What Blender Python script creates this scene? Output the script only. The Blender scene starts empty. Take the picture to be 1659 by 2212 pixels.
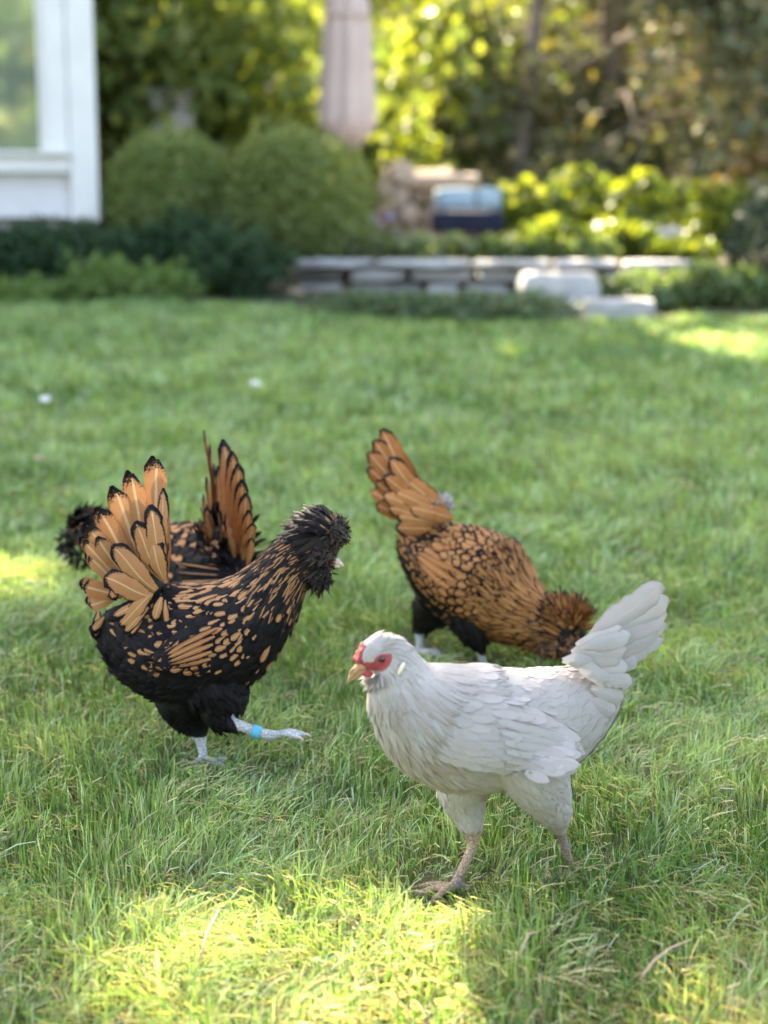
import bpy, math, random
import numpy as np
from mathutils import Vector, Matrix
from mathutils.bvhtree import BVHTree

rnd = random.Random(7)
rng = np.random.default_rng(7)
scene = bpy.context.scene
COL = scene.collection

# ------------------------------------------------------------------ camera
FPX, CX, CY = 3324.0, 829.5, 1106.0           # focal length and centre of the 1659 x 2212 picture
PITCH = math.radians(10.75)
CAM_O = np.array([0.0, 0.0, 1.10])
FWD = np.array([0, math.cos(PITCH), -math.sin(PITCH)])
UPV = np.array([0, math.sin(PITCH), math.cos(PITCH)])
cd = bpy.data.cameras.new('camera')
cam = bpy.data.objects.new('camera', cd); COL.objects.link(cam)
cam.location = CAM_O; cam.rotation_euler = (math.pi/2 - PITCH, 0, 0)
cd.sensor_fit = 'VERTICAL'; cd.sensor_height = 36.0; cd.lens = FPX/2212*36.0
cd.clip_start = 0.05; cd.clip_end = 500
cd.dof.use_dof = True; cd.dof.focus_distance = 2.31; cd.dof.aperture_fstop = 2.3
scene.camera = cam

# ------------------------------------------------------------------ sky, sun, exposure
SUN_EL = math.radians(42)
SUN_AZ = math.radians(-25)                    # from +Y towards +X; negative = to the left
SUN = np.array([math.sin(SUN_AZ)*math.cos(SUN_EL), math.cos(SUN_AZ)*math.cos(SUN_EL), math.sin(SUN_EL)])
world = bpy.data.worlds.new('World'); scene.world = world; world.use_nodes = True
wn = world.node_tree.nodes; wl = world.node_tree.links
sky = wn.new('ShaderNodeTexSky'); sky.sky_type = 'NISHITA'; sky.sun_disc = False
sky.sun_elevation = SUN_EL; sky.sun_rotation = SUN_AZ
sky.air_density = 0.8; sky.dust_density = 3.0; sky.ozone_density = 1.0
bg = wn['Background']; bg.inputs['Strength'].default_value = 0.15
wl.new(sky.outputs[0], bg.inputs['Color'])
sl = bpy.data.lights.new('sun', 'SUN'); sl.energy = 4.2; sl.angle = math.radians(0.5); sl.color = (1.0, 0.96, 0.89)
so = bpy.data.objects.new('sun', sl); COL.objects.link(so)
so.rotation_euler = Vector(-SUN).to_track_quat('-Z', 'Y').to_euler()
vs = scene.view_settings
vs.view_transform = 'Standard'; vs.look = 'None'; vs.gamma = 1.0; vs.use_curve_mapping = False
vs.exposure = 3.1
vs.use_white_balance = True; vs.white_balance_temperature = 8300; vs.white_balance_tint = 10
scene.cycles.max_bounces = 8
scene.cycles.transparent_max_bounces = 8
scene.cycles.sample_clamp_indirect = 6
scene.cycles.use_denoising = True

# ------------------------------------------------------------------ helpers: space
SLOPE = 0.083
def gz(x, y):
    """height of the lawn: an even rise away from the camera, easing off behind the borders"""
    y = np.asarray(y, float); x = np.asarray(x, float)
    base = np.where(y < 9.5, SLOPE*y, SLOPE*9.5 + (y-9.5)*0.02)
    return base + 0.010*np.sin(1.7*x+0.6)*np.sin(1.3*y) + 0.006*np.sin(3.1*x-1.0)*np.cos(2.6*y)
def ray(px, py):
    d = FWD + UPV*((CY-py)/FPX) + np.array([1., 0, 0])*((px-CX)/FPX)
    return d
def P(px, py, depth):
    """world point at that distance in front of the camera"""
    return CAM_O + ray(px, py)*depth
def G(px, py):
    d = ray(px, py); t = 1.0
    lo, hi = 0.3, 60.0
    for _ in range(60):
        t = 0.5*(lo+hi); p = CAM_O + d*t
        if p[2] > gz(p[0], p[1]): lo = t
        else: hi = t
    return CAM_O + d*t

# ------------------------------------------------------------------ helpers: objects
def tag(o, label=None, cat=None, group=None, kind=None):
    if label: o['label'] = label
    if cat: o['category'] = cat
    if group: o['group'] = group
    if kind: o['kind'] = kind
    return o
def empty(name, loc, rz=0.0):
    o = bpy.data.objects.new(name, None); COL.objects.link(o)
    o.location = loc; o.rotation_euler = (0, 0, rz); o.empty_display_size = 0.05
    return o
def link(name, me, mat, parent=None):
    o = bpy.data.objects.new(name, me); COL.objects.link(o)
    if mat is not None:
        for m in (mat if isinstance(mat, (list, tuple)) else [mat]): me.materials.append(m)
    if parent is not None: o.parent = parent
    return o
def fast_mesh(name, verts, quads, uv=None, col=None, smooth=True):
    """verts (n,3), quads (m,4) -> mesh; uv and col per vertex"""
    verts = np.asarray(verts, np.float32); quads = np.asarray(quads, np.int32)
    me = bpy.data.meshes.new(name)
    me.vertices.add(len(verts)); me.vertices.foreach_set('co', verts.ravel())
    k = quads.shape[1]
    me.loops.add(quads.size); me.loops.foreach_set('vertex_index', quads.ravel())
    me.polygons.add(len(quads)); me.polygons.foreach_set('loop_start', np.arange(len(quads), dtype=np.int32)*k)
    if smooth: me.polygons.foreach_set('use_smooth', np.ones(len(quads), bool))
    if uv is not None:
        ul = me.uv_layers.new(name='UVMap')
        ul.data.foreach_set('uv', np.asarray(uv, np.float32)[quads.ravel()].ravel())
    if col is not None:
        ca = me.attributes.new('col', 'FLOAT_COLOR', 'POINT')
        c = np.ones((len(verts), 4), np.float32); c[:, :3] = col
        ca.data.foreach_set('color', c.ravel())
    me.update(); me.validate()
    return me
class MB:
    """collects polygons of any shape, in world or local coordinates"""
    def __init__(s): s.v = []; s.f = []
    def add(s, vs_, fs_):
        o = len(s.v); s.v += [tuple(map(float, v)) for v in vs_]; s.f += [tuple(i+o for i in f) for f in fs_]
    def box(s, c, size, rot=None, jit=0.0):
        c = np.asarray(c, float); h = np.asarray(size, float)/2
        cs = np.array([[x, y, z] for x in (-1, 1) for y in (-1, 1) for z in (-1, 1)], float)*h
        if jit: cs = cs + np.array([[rnd.uniform(-jit, jit) for _ in range(3)] for _ in range(8)])
        if rot is not None: cs = cs @ np.array(rot).T
        s.add(cs+c, [(0,1,3,2),(4,6,7,5),(0,4,5,1),(2,3,7,6),(0,2,6,4),(1,5,7,3)])
    def tube(s, pts, rad, n=10, cap=True):
        pts = np.asarray(pts, float); m = len(pts)
        rad = np.broadcast_to(np.asarray(rad, float), (m,))
        tan = np.gradient(pts, axis=0); tan /= np.linalg.norm(tan, axis=1)[:, None]+1e-9
        ref = np.array([0, 0, 1.]) if abs(tan[0][2]) < .9 else np.array([1., 0, 0])
        vs_ = []
        for i in range(m):
            a = np.cross(tan[i], ref); a /= np.linalg.norm(a)+1e-9
            b = np.cross(a, tan[i]); ref = b
            for k in range(n):
                t = 2*math.pi*k/n
                vs_.append(pts[i] + rad[i]*(a*math.cos(t)+b*math.sin(t)))
        fs_ = [(i*n+k, i*n+(k+1) % n, (i+1)*n+(k+1) % n, (i+1)*n+k) for i in range(m-1) for k in range(n)]
        if cap: fs_ += [tuple(range(n))[::-1], tuple(range((m-1)*n, m*n))]
        s.add(vs_, fs_)
    def ellipsoid(s, c, r, nu=14, nv=9, rot=None):
        vs_ = []; c = np.asarray(c, float)
        for i in range(nv+1):
            th = math.pi*i/nv
            for k in range(nu):
                ph = 2*math.pi*k/nu
                q = np.array([r[0]*math.sin(th)*math.cos(ph), r[1]*math.sin(th)*math.sin(ph), r[2]*math.cos(th)])
                if rot is not None: q = np.array(rot) @ q
                vs_.append(c+q)
        s.add(vs_, [(i*nu+k, (i+1)*nu+k, (i+1)*nu+(k+1) % nu, i*nu+(k+1) % nu) for i in range(nv) for k in range(nu)])
    def mesh(s, name, smooth=True):
        me = bpy.data.meshes.new(name); me.from_pydata(s.v, [], s.f)
        if smooth: me.polygons.foreach_set('use_smooth', np.ones(len(me.polygons), bool))
        me.update(); return me
    def build(s, name, mat, parent=None, smooth=True, bevel=0.0, inv=None):
        if inv is not None: s.v = [tuple((np.array(v)-inv)) for v in s.v]
        o = link(name, s.mesh(name, smooth), mat, parent)
        if bevel:
            b = o.modifiers.new('bevel', 'BEVEL'); b.width = bevel; b.segments = 2; b.limit_method = 'ANGLE'
        return o

# ------------------------------------------------------------------ helpers: materials
class NT:
    def __init__(s, name):
        s.m = bpy.data.materials.new(name); s.m.use_nodes = True
        s.t = s.m.node_tree; s.t.nodes.clear()
        s.out = s.t.nodes.new('ShaderNodeOutputMaterial')
    def n(s, typ, props=None, **ins):
        nd = s.t.nodes.new('ShaderNode'+typ)
        for k, v in (props or {}).items(): setattr(nd, k, v)
        for k, v in ins.items():
            key = int(k[1:]) if k[0] == 'i' and k[1:].isdigit() else k.replace('_', ' ')
            s.set(nd, key, v)
        return nd
    def set(s, nd, key, v):
        sock = nd.inputs[key]
        if isinstance(v, bpy.types.Node): v = v.outputs[0]
        if isinstance(v, bpy.types.NodeSocket): s.t.links.new(v, sock)
        else: sock.default_value = v
    def math(s, op, a, b=None, clamp=False):
        nd = s.t.nodes.new('ShaderNodeMath'); nd.operation = op; nd.use_clamp = clamp
        s.set(nd, 0, a)
        if b is not None: s.set(nd, 1, b)
        return nd.outputs[0]
    def mix(s, f, a, b, mode='MIX'):
        nd = s.t.nodes.new('ShaderNodeMix'); nd.data_type = 'RGBA'; nd.blend_type = mode
        def c(v): return v if isinstance(v, (bpy.types.Node, bpy.types.NodeSocket)) else (*v, 1.0)
        s.set(nd, 0, f); s.set(nd, 6, c(a)); s.set(nd, 7, c(b))
        return nd.outputs[2]
    def sstep(s, v, lo, hi):
        nd = s.t.nodes.new('ShaderNodeMapRange'); nd.interpolation_type = 'SMOOTHSTEP'
        s.set(nd, 0, v); s.set(nd, 1, lo); s.set(nd, 2, hi); nd.inputs[3].default_value = 0; nd.inputs[4].default_value = 1
        return nd.outputs[0]
    def done(s, shader):
        s.t.links.new(shader.outputs[0] if isinstance(shader, bpy.types.Node) else shader, s.out.inputs[0]); return s.m
def mat_plain(name, c1, c2, scale=20, rough=0.7, bump=0.2, bscale=None, spec=0.4, detail=5, dist=0.01):
    t = NT(name)
    co = t.n('TexCoord')
    nz = t.n('TexNoise', Vector=co.outputs['Object'], Scale=scale, Detail=detail, Roughness=0.6)
    colr = t.mix(t.sstep(nz.outputs[0], 0.3, 0.7), c1, c2)
    nb = t.n('TexNoise', Vector=co.outputs['Object'], Scale=bscale or scale*4, Detail=4.0)
    bp = t.n('Bump', Strength=bump, Distance=dist, Height=nb.outputs[0])
    b = t.n('BsdfPrincipled', Base_Color=colr, Roughness=rough, Normal=bp.outputs[0])
    b.inputs['Specular IOR Level'].default_value = spec
    return t.done(b)
def mat_leaf(name, trans=0.45, rough=0.5, spec=0.3, glow=(1.3, 1.25, 0.55)):
    t = NT(name)
    at = t.n('Attribute', {'attribute_name': 'col'})
    b = t.n('BsdfPrincipled', Base_Color=at.outputs['Color'], Roughness=rough)
    b.inputs['Specular IOR Level'].default_value = spec
    tc = t.mix(1.0, at.outputs['Color'], glow, 'MULTIPLY')
    tr = t.n('BsdfTranslucent', Color=tc)
    mx = t.n('MixShader', i0=trans, i1=b, i2=tr)
    return t.done(mx)
M = {}
M['leaf'] = mat_leaf('leaf', 0.42)
M['grass'] = mat_leaf('grass_blade', 0.36, 0.42, 0.45, (1.3, 1.2, 0.6))
M['needle'] = mat_leaf('needle_leaf', 0.25, 0.6, 0.3)
def mat_feather(name, tan, rust, black):
    t = NT(name)
    uv = t.n('UVMap'); sp = t.n('SeparateXYZ', Vector=uv.outputs[0])
    at = t.n('Attribute', {'attribute_name': 'col'}); sc = t.n('SeparateColor', Color=at.outputs['Color'])
    co = t.n('TexCoord')
    nz = t.n('TexNoise', Vector=co.outputs['Object'], Scale=420.0, Detail=3.0)
    nl = t.n('TexNoise', Vector=co.outputs['Object'], Scale=60.0, Detail=3.0)
    v = sp.outputs[1]
    au = t.math('ABSOLUTE', t.math('SUBTRACT', t.math('MULTIPLY', sp.outputs[0], 2.0), 1.0))
    # barbs run obliquely off the shaft
    bar = t.math('SINE', t.math('SUBTRACT', t.math('MULTIPLY', v, 170.0), t.math('MULTIPLY', au, 60.0)))
    tip = t.math('MAXIMUM', t.math('SUBTRACT', 1.0, t.math('MULTIPLY', t.math('SUBTRACT', 1.0, v), 2.3)), 0.0)
    d = t.math('SQRT', t.math('ADD', t.math('POWER', t.math('MULTIPLY', au, 0.92), 2.0), t.math('POWER', tip, 2.0)))
    d = t.math('ADD', d, t.math('MULTIPLY', t.math('SUBTRACT', nz.outputs[0], 0.5), t.math('ADD', 0.25, t.math('MULTIPLY', tip, 0.35))))
    d = t.math('ADD', d, t.math('MULTIPLY', bar, 0.02))
    thr = t.math('MULTIPLY', sc.outputs[0], 2.0)
    bf = t.sstep(d, t.math('SUBTRACT', thr, 0.06), t.math('ADD', thr, 0.06))
    org = t.mix(t.math('ADD', t.math('MULTIPLY', sc.outputs[1], 0.8), t.math('MULTIPLY', t.math('SUBTRACT', nl.outputs[0], 0.5), 0.6), True), tan, rust)
    org = t.mix(t.math('MULTIPLY', t.math('ADD', bar, 1.0), 0.10), org, (0.10, 0.04, 0.015))
    shaft = t.sstep(au, 0.10, 0.03)
    org = t.mix(t.math('MULTIPLY', shaft, 0.5), org, (0.75, 0.55, 0.32))
    c = t.mix(bf, org, black)
    c = t.mix(sc.outputs[2], c, (0.085, 0.065, 0.055))
    bp = t.n('Bump', Strength=0.35, Distance=0.0006, Height=bar)
    b = t.n('BsdfPrincipled', Base_Color=c, Roughness=0.42, Normal=bp.outputs[0])
    b.inputs['Specular IOR Level'].default_value = 0.13
    b.inputs['Sheen Weight'].default_value = 0.01
    tr = t.n('BsdfTranslucent', Color=c)
    return t.done(t.n('MixShader', i0=0.14, i1=b, i2=tr))
M['laced'] = mat_feather('laced_feather', (0.50, 0.245, 0.108), (0.33, 0.115, 0.037), (0.0045, 0.004, 0.0065))
M['gold'] = mat_feather('gold_feather', (0.50, 0.215, 0.072), (0.29, 0.085, 0.016), (0.0045, 0.004, 0.004))
def mat_white():
    t = NT('white_feather')
    uv = t.n('UVMap'); sp = t.n('SeparateXYZ', Vector=uv.outputs[0])
    at = t.n('Attribute', {'attribute_name': 'col'}); sc = t.n('SeparateColor', Color=at.outputs['Color'])
    co = t.n('TexCoord')
    nz = t.n('TexNoise', Vector=co.outputs['Object'], Scale=35.0, Detail=4.0)
    v = sp.outputs[1]
    au = t.math('ABSOLUTE', t.math('SUBTRACT', t.math('MULTIPLY', sp.outputs[0], 2.0), 1.0))
    bar = t.math('SINE', t.math('SUBTRACT', t.math('MULTIPLY', v, 150.0), t.math('MULTIPLY', au, 60.0)))
    c = t.mix(t.math('MULTIPLY', t.sstep(nz.outputs[0], 0.35, 0.75), 0.35), (0.465, 0.445, 0.43), (0.405, 0.36, 0.33))
    c = t.mix(t.math('MULTIPLY', t.math('ADD', bar, 1.0), 0.05), c, (0.44, 0.41, 0.41))
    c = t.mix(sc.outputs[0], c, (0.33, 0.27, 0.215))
    c = t.mix(t.math('MULTIPLY', t.sstep(au, 0.78, 1.0), sc.outputs[2]), c, (0.36, 0.30, 0.27))  # thin shadow lines at feather margins and tips, painted into the colour
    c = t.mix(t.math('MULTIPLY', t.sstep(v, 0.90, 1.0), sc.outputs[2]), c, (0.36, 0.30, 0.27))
    shaft = t.sstep(au, 0.09, 0.03)
    c = t.mix(t.math('MULTIPLY', shaft, 0.22), c, (0.55, 0.5, 0.5))
    bp = t.n('Bump', Strength=0.3, Distance=0.0006, Height=bar)
    b = t.n('BsdfPrincipled', Base_Color=c, Roughness=0.6, Normal=bp.outputs[0])
    b.inputs['Specular IOR Level'].default_value = 0.25
    b.inputs['Sheen Weight'].default_value = 0.1
    tr = t.n('BsdfTranslucent', Color=c)
    return t.done(t.n('MixShader', i0=0.18, i1=b, i2=tr))
M['white'] = mat_white()
M['white_skin'] = mat_plain('white_underplumage', (0.44, 0.42, 0.405), (0.37, 0.335, 0.31), 60, 0.8, 0.5, 500, 0.2, dist=0.003)
M['black_skin'] = mat_plain('black_underplumage', (0.006, 0.005, 0.006), (0.012, 0.010, 0.010), 60, 0.7, 0.5, 500, 0.3, dist=0.003)
def mat_scale(name, c1, c2, c3):
    t = NT(name)
    co = t.n('TexCoord')
    vo = t.n('TexVoronoi', {'feature': 'DISTANCE_TO_EDGE'}, Vector=co.outputs['Object'], Scale=190.0)
    nz = t.n('TexNoise', Vector=co.outputs['Object'], Scale=45.0, Detail=4.0)
    c = t.mix(t.sstep(nz.outputs[0], 0.35, 0.68), c1, c2)
    c = t.mix(t.sstep(vo.outputs[0], 0.10, 0.0), c, c3)
    bp = t.n('Bump', Strength=0.7, Distance=0.0015, Height=t.sstep(vo.outputs[0], 0.0, 0.2))
    b = t.n('BsdfPrincipled', Base_Color=c, Roughness=0.5, Normal=bp.outputs[0])
    return t.done(b)
M['tan_leg'] = mat_scale('tan_leg_scales', (0.42, 0.29, 0.17), (0.30, 0.22, 0.20), (0.13, 0.09, 0.08))
M['grey_leg'] = mat_scale('grey_leg_scales', (0.55, 0.58, 0.60), (0.42, 0.46, 0.50), (0.2, 0.22, 0.25))
M['red_skin'] = mat_plain('red_face_skin', (0.50, 0.045, 0.062), (0.38, 0.085, 0.085), 220, 0.5, 0.9, 700, 0.5, dist=0.003)
M['horn'] = mat_plain('horn_beak', (0.55, 0.30, 0.14), (0.40, 0.22, 0.11), 120, 0.35, 0.1, 500, 0.5, dist=0.001)
M['horn_dark'] = mat_plain('dark_beak_ridge', (0.16, 0.09, 0.06), (0.30, 0.17, 0.09), 120, 0.35, 0.1, 500, 0.5, dist=0.001)
M['horn_pale'] = mat_plain('pale_beak', (0.62, 0.52, 0.45), (0.50, 0.36, 0.32), 120, 0.4, 0.1, 500, 0.5, dist=0.001)
M['earlobe'] = mat_plain('pale_earlobe', (0.72, 0.68, 0.48), (0.66, 0.60, 0.42), 150, 0.5, 0.2, 500, dist=0.001)
M['eye'] = mat_plain('eye_iris', (0.16, 0.055, 0.02), (0.10, 0.03, 0.01), 300, 0.08, 0.0, spec=0.8)
M['pupil'] = mat_plain('eye_pupil', (0.004, 0.004, 0.004), (0.006, 0.005, 0.005), 50, 0.05, 0.0, spec=0.9)
M['band'] = mat_plain('blue_leg_band', (0.03, 0.38, 0.60), (0.05, 0.42, 0.62), 60, 0.35, 0.05)

# ------------------------------------------------------------------ shading canopy bookkeeping: openings in the crowns
OPEN = []                                      # (point, radius): no leaf hangs between this point and the sun
def opening(p, r): OPEN.append((np.asarray(p, float), r))
def thin_out(c):
    keep = np.ones(len(c), bool)
    for q, r in OPEN:
        d = c-q; t = d @ SUN
        perp = np.linalg.norm(d - t[:, None]*SUN, axis=1)
        soft = perp < r*(.62+.75*rng.uniform(0, 1, len(c)))   # ragged rims
        keep &= ~(soft & (t > 0.45))
    return keep

# ================================================================== SETTING: ground
def ground():
    xs = np.concatenate([np.linspace(-60, -8, 14), np.linspace(-7, 7, 71), np.linspace(8, 60, 14)])
    ys = np.concatenate([np.linspace(-30, 0, 8), np.linspace(0.3, 14, 80), np.linspace(15, 90, 20)])
    X, Y = np.meshgrid(xs, ys); Z = gz(X, Y)
    v = np.stack([X, Y, Z], -1).reshape(-1, 3)
    nx = len(xs); ny = len(ys)
    q = np.array([[j*nx+i, j*nx+i+1, (j+1)*nx+i+1, (j+1)*nx+i] for j in range(ny-1) for i in range(nx-1)])
    t = NT('lawn_soil')
    co = t.n('TexCoord')
    n1 = t.n('TexNoise', Vector=co.outputs['Object'], Scale=2.2, Detail=5.0)
    n2 = t.n('TexNoise', Vector=co.outputs['Object'], Scale=60.0, Detail=5.0)
    c = t.mix(t.sstep(n1.outputs[0], 0.35, 0.65), (0.050, 0.070, 0.024), (0.085, 0.078, 0.036))
    c = t.mix(t.sstep(n2.outputs[0], 0.5, 0.75), c, (0.11, 0.085, 0.05))
    bp = t.n('Bump', Strength=0.8, Distance=0.02, Height=n2.outputs[0])
    m = t.done(t.n('BsdfPrincipled', Base_Color=c, Roughness=0.9, Normal=bp.outputs[0]))
    o = link('lawn', fast_mesh('lawn', v, q), m); tag(o, kind='structure')
ground()

# ================================================================== openings in the tree crowns: where the sun comes through
for px, py, r in ((470, 2212, .10), (600, 2200, .13), (740, 2175, .13), (860, 2150, .12), (990, 2155, .12), (1120, 2185, .13), (930, 2215, .16), (1250, 2200, .13), (770, 2215, .16), (1390, 2205, .09), (680, 2140, .07), (1060, 2130, .06), (1530, 2190, .05),
                  (20, 1275, .08), (700, 765, .22), (800, 775, .20), (950, 780, .25), (1040, 770, .2), (1500, 745, .16), (1620, 752, .22), (640, 740, .15), (60, 700, .25), (120, 745, .2), (440, 830, .10), (330, 760, .16)):
    opening(G(px, py), (r*1.1+.06 if py < 2000 else r*.85+.06 if py < 2165 else r+.09))
for px, py, d, r in ((1000, 90, 13.2, .75), (920, 190, 13.2, .6), (960, 30, 13.2, .6), (1050, 30, 13.4, .5), (880, 300, 12.0, .45), (650, 190, 13.0, .3), (560, 110, 13.0, .3), (450, 150, 13.0, .3), (700, 120, 13.0, .3), (590, 260, 13.0, .25),
                     (1160, 420, 10.4, .35), (1130, 480, 10.2, .35), (1280, 430, 10.6, .3), (1370, 460, 10.6, .35), (1350, 520, 10.2, .35), (1540, 490, 10.8, .35), (1500, 310, 11.6, .4), (1560, 280, 11.6, .25), (1020, 425, 9.9, .45), (930, 380, 10.2, .4),
                     (1640, 170, 12.6, .6), (1640, 380, 12.0, .5), (1480, 560, 9.0, .45), (1000, 560, 8.3, .3), (900, 560, 8.3, .25), (1200, 620, 7.9, .35), (1330, 665, 7.8, .22), (300, 300, 8.8, .2), (640, 290, 8.8, .25), (1300, 560, 8.4, .25), (1420, 130, 12.0, .3), (1530, 60, 12.0, .3), (1250, 200, 12.0, .25), (1380, 30, 12.0, .25)):
    opening(P(px, py, d), r+.08)

# ================================================================== foliage builders
def leaves(c, size, colors, rng_=rng, up=.5, aspect=.6, jitter=.35):
    """one folded leaf (two faces) at every centre; colors (n,3)"""
    n = len(c)
    d = rng_.normal(size=(n, 3)); d /= np.linalg.norm(d, axis=1)[:, None]
    nn = rng_.normal(size=(n, 3)); nn[:, 2] += up; nn -= np.sum(nn*d, 1)[:, None]*d; nn /= np.linalg.norm(nn, axis=1)[:, None]+1e-9
    sd = np.cross(d, nn)
    L = size*rng_.uniform(1-jitter, 1+jitter, n)[:, None]; W = L*aspect
    v = np.stack([c-d*L*.5, c+sd*W*.5+nn*W*.12, c+d*L*.5, c-sd*W*.5+nn*W*.12], 1).reshape(-1, 3)
    q = np.arange(n*4).reshape(-1, 4)
    return v, q, np.repeat(colors, 4, axis=0)
def tint(n, a, b, p=1.0, rng_=rng):
    u = rng_.uniform(0, 1, (n, 1))**p
    c = np.array(a)*(1-u)+np.array(b)*u
    return c*rng_.uniform(.8, 1.2, (n, 1))
def foliage(name, parent, c, size, cols, mat='leaf', inv=None, **k):
    v, q, cc = leaves(c, size, cols, **k)
    if inv is not None: v = v-inv
    return link(name, fast_mesh(name, v, q, col=cc, smooth=False), M[mat], parent)
def cluster(centres, per, sigma, rng_=rng):
    return np.repeat(centres, per, axis=0)+rng_.normal(size=(len(centres)*per, 3))*sigma
M['bark'] = mat_plain('grey_bark', (0.16, 0.13, 0.11), (0.27, 0.23, 0.20), 14, 0.9, 0.8, 40, 0.1, dist=.02)
M['bark_sunlit'] = mat_plain('sunlit_bark', (0.42, 0.36, 0.29), (0.25, 0.20, 0.16), 12, 0.9, 0.8, 40, 0.1, dist=.02)  # lighter bark for the sunlit trunk: the sunlight is in the colour
M['twig'] = mat_plain('brown_twig', (0.10, 0.07, 0.05), (0.16, 0.11, 0.08), 30, 0.9, 0.4, 80, 0.1)

def trunk_mesh(base, top, r0, r1, limbs, mat, root, name='trunk', bend=.15):
    base = np.asarray(base, float); top = np.asarray(top, float)
    ts = np.linspace(0, 1, 9); off = np.array([rnd.uniform(-1, 1), rnd.uniform(-1, 1), 0])*bend
    pts = [base*(1-t)+top*t+off*math.sin(math.pi*t) for t in ts]
    mb = MB(); mb.tube(np.array(pts)-base, [(r0*(1-t)+r1*t)*(1.35 if i == 0 else 1) for i, t in enumerate(ts)], 10)
    for tgt, t in limbs:
        p0 = base*(1-t)+top*t+off*math.sin(math.pi*t); tgt = np.asarray(tgt, float)
        mid = p0*.5+tgt*.5+np.array([0, 0, .12*np.linalg.norm(tgt-p0)])
        mb.tube(np.array([p0, mid, tgt])-base, [r0*.35, r0*.22, r0*.08], 6)
    return mb.build(name, mat, root)

# ------------------------------------------------------------------ big maple: its crown shades the lawn
def maple():
    base = np.array([-1.25, 14.3, float(gz(-1.25, 14.3))])
    root = empty('maple_tree', base); tag(root, 'large maple with green and sunlit yellow leaves behind the clipped shrubs', 'tree')
    cen = []
    while len(cen) < 520:                            # the high crown that shades the lawn
        p = rng.uniform(-1, 1, 3)
        if np.linalg.norm(p) > 1: continue
        q = np.array([-3.2, 10.9, 9.0])+p*np.array([5.2, 3.7, 4.0])
        if q[2] < 4.3+.35*max(0, q[1]-10): continue
        cen.append(q)
    nh = len(cen)
    for _ in range(330):                             # low branches that hang into the picture
        x = rnd.uniform(-4.8, 1.15); y = rnd.uniform(12.6, 15.6)
        lo = 1.75 if x < -.2 else 1.9+.5*max(0, x-.3)
        cen.append(np.array([x, y, lo+abs(rnd.gauss(0, 1.1))]))
    for px, py in ((1166, 1858), (1000, 1850), (400, 1620), (1000, 1440), (700, 1500), (1300, 1650), (1100, 1600), (560, 1420), (300, 1400), (1250, 1380), (820, 1750), (1500, 1500), (200, 1700), (1450, 1900), (200, 1950), (700, 1200), (1000, 1100), (1400, 1150), (400, 1050)):  # extra leaf clusters added above the view to shade this grass
        g_ = G(px, py)
        for z in (7.4, 8.6, 9.8):
            cen.append(g_+SUN*(z/SUN[2])+rng.normal(size=3)*.12)
    for px, py, d in ((1400, 1300, 2.3), (1300, 1400, 2.25), (1150, 1450, 2.2), (1000, 1440, 2.15), (830, 1370, 2.1), (450, 1250, 2.55), (560, 1210, 2.55), (680, 1090, 2.55), (300, 1050, 2.55), (330, 1250, 2.55), (380, 1300, 2.55), (500, 1000, 2.9), (850, 960, 3.0), (1000, 1110, 2.95), (1150, 1200, 2.9), (1230, 1300, 2.9)):  # more added clusters, set between the hens and the sun for shade
        for z in (7.2, 8.4, 9.6):
            cen.append(P(px, py, d)+SUN*(z/SUN[2])+rng.normal(size=3)*.10)
    cen = np.array(cen)
    c = cluster(cen, 95, np.array([.34, .34, .24]))
    thick = []                                       # dense leaf clumps added out of view to keep sun off the hens
    for px, py, d in ((1400, 1300, 2.3), (1300, 1400, 2.25), (1180, 1440, 2.2), (1060, 1430, 2.15), (940, 1430, 2.15), (830, 1370, 2.1), (450, 1250, 2.55), (560, 1210, 2.55), (680, 1090, 2.55), (300, 1050, 2.55), (350, 1250, 2.55), (500, 1000, 2.9), (400, 1130, 2.9), (850, 960, 3.0), (1000, 1110, 2.95), (1120, 1190, 2.9), (1230, 1300, 2.9), (160, 1130, 3.0), (1000, 1500, 2.12), (1150, 1620, 2.1), (1250, 1550, 2.2), (1100, 1520, 2.1), (1230, 1480, 2.2), (1360, 1350, 2.3), (1300, 1450, 2.25), (1166, 1858, 2.2), (1000, 1800, 2.1), (650, 1600, 2.4), (1300, 1700, 2.3)):
        thick.append(P(px, py, d)+SUN*(rnd.uniform(7.6, 8.8)/SUN[2]))
    c = np.concatenate([c, cluster(np.array(thick), 230, np.array([.20, .20, .14]))])
    c = c[thin_out(c)]
    n = len(c)
    cols = tint(n, (.12, .19, .06), (.26, .30, .10), 1.2)
    yel = rng.uniform(0, 1, n) < np.where((c[:, 2] < 3.6), .15+.30*(c[:, 0] > -.1), .08)  # more yellow low at the right: sunlit glow put into the leaf colour
    cols[yel] = tint(int(yel.sum()), (.20, .26, .05), (.33, .36, .09))
    foliage('crown', root, c, .15, cols, inv=base, aspect=.85)
    limbs = [(cen[i], rnd.uniform(.45, 1)) for i in range(0, len(cen), 18)]
    trunk_mesh(base, np.array([-2.2, 12.0, 8.5]), .17, .07, limbs, M['bark'], root)
maple()

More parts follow.
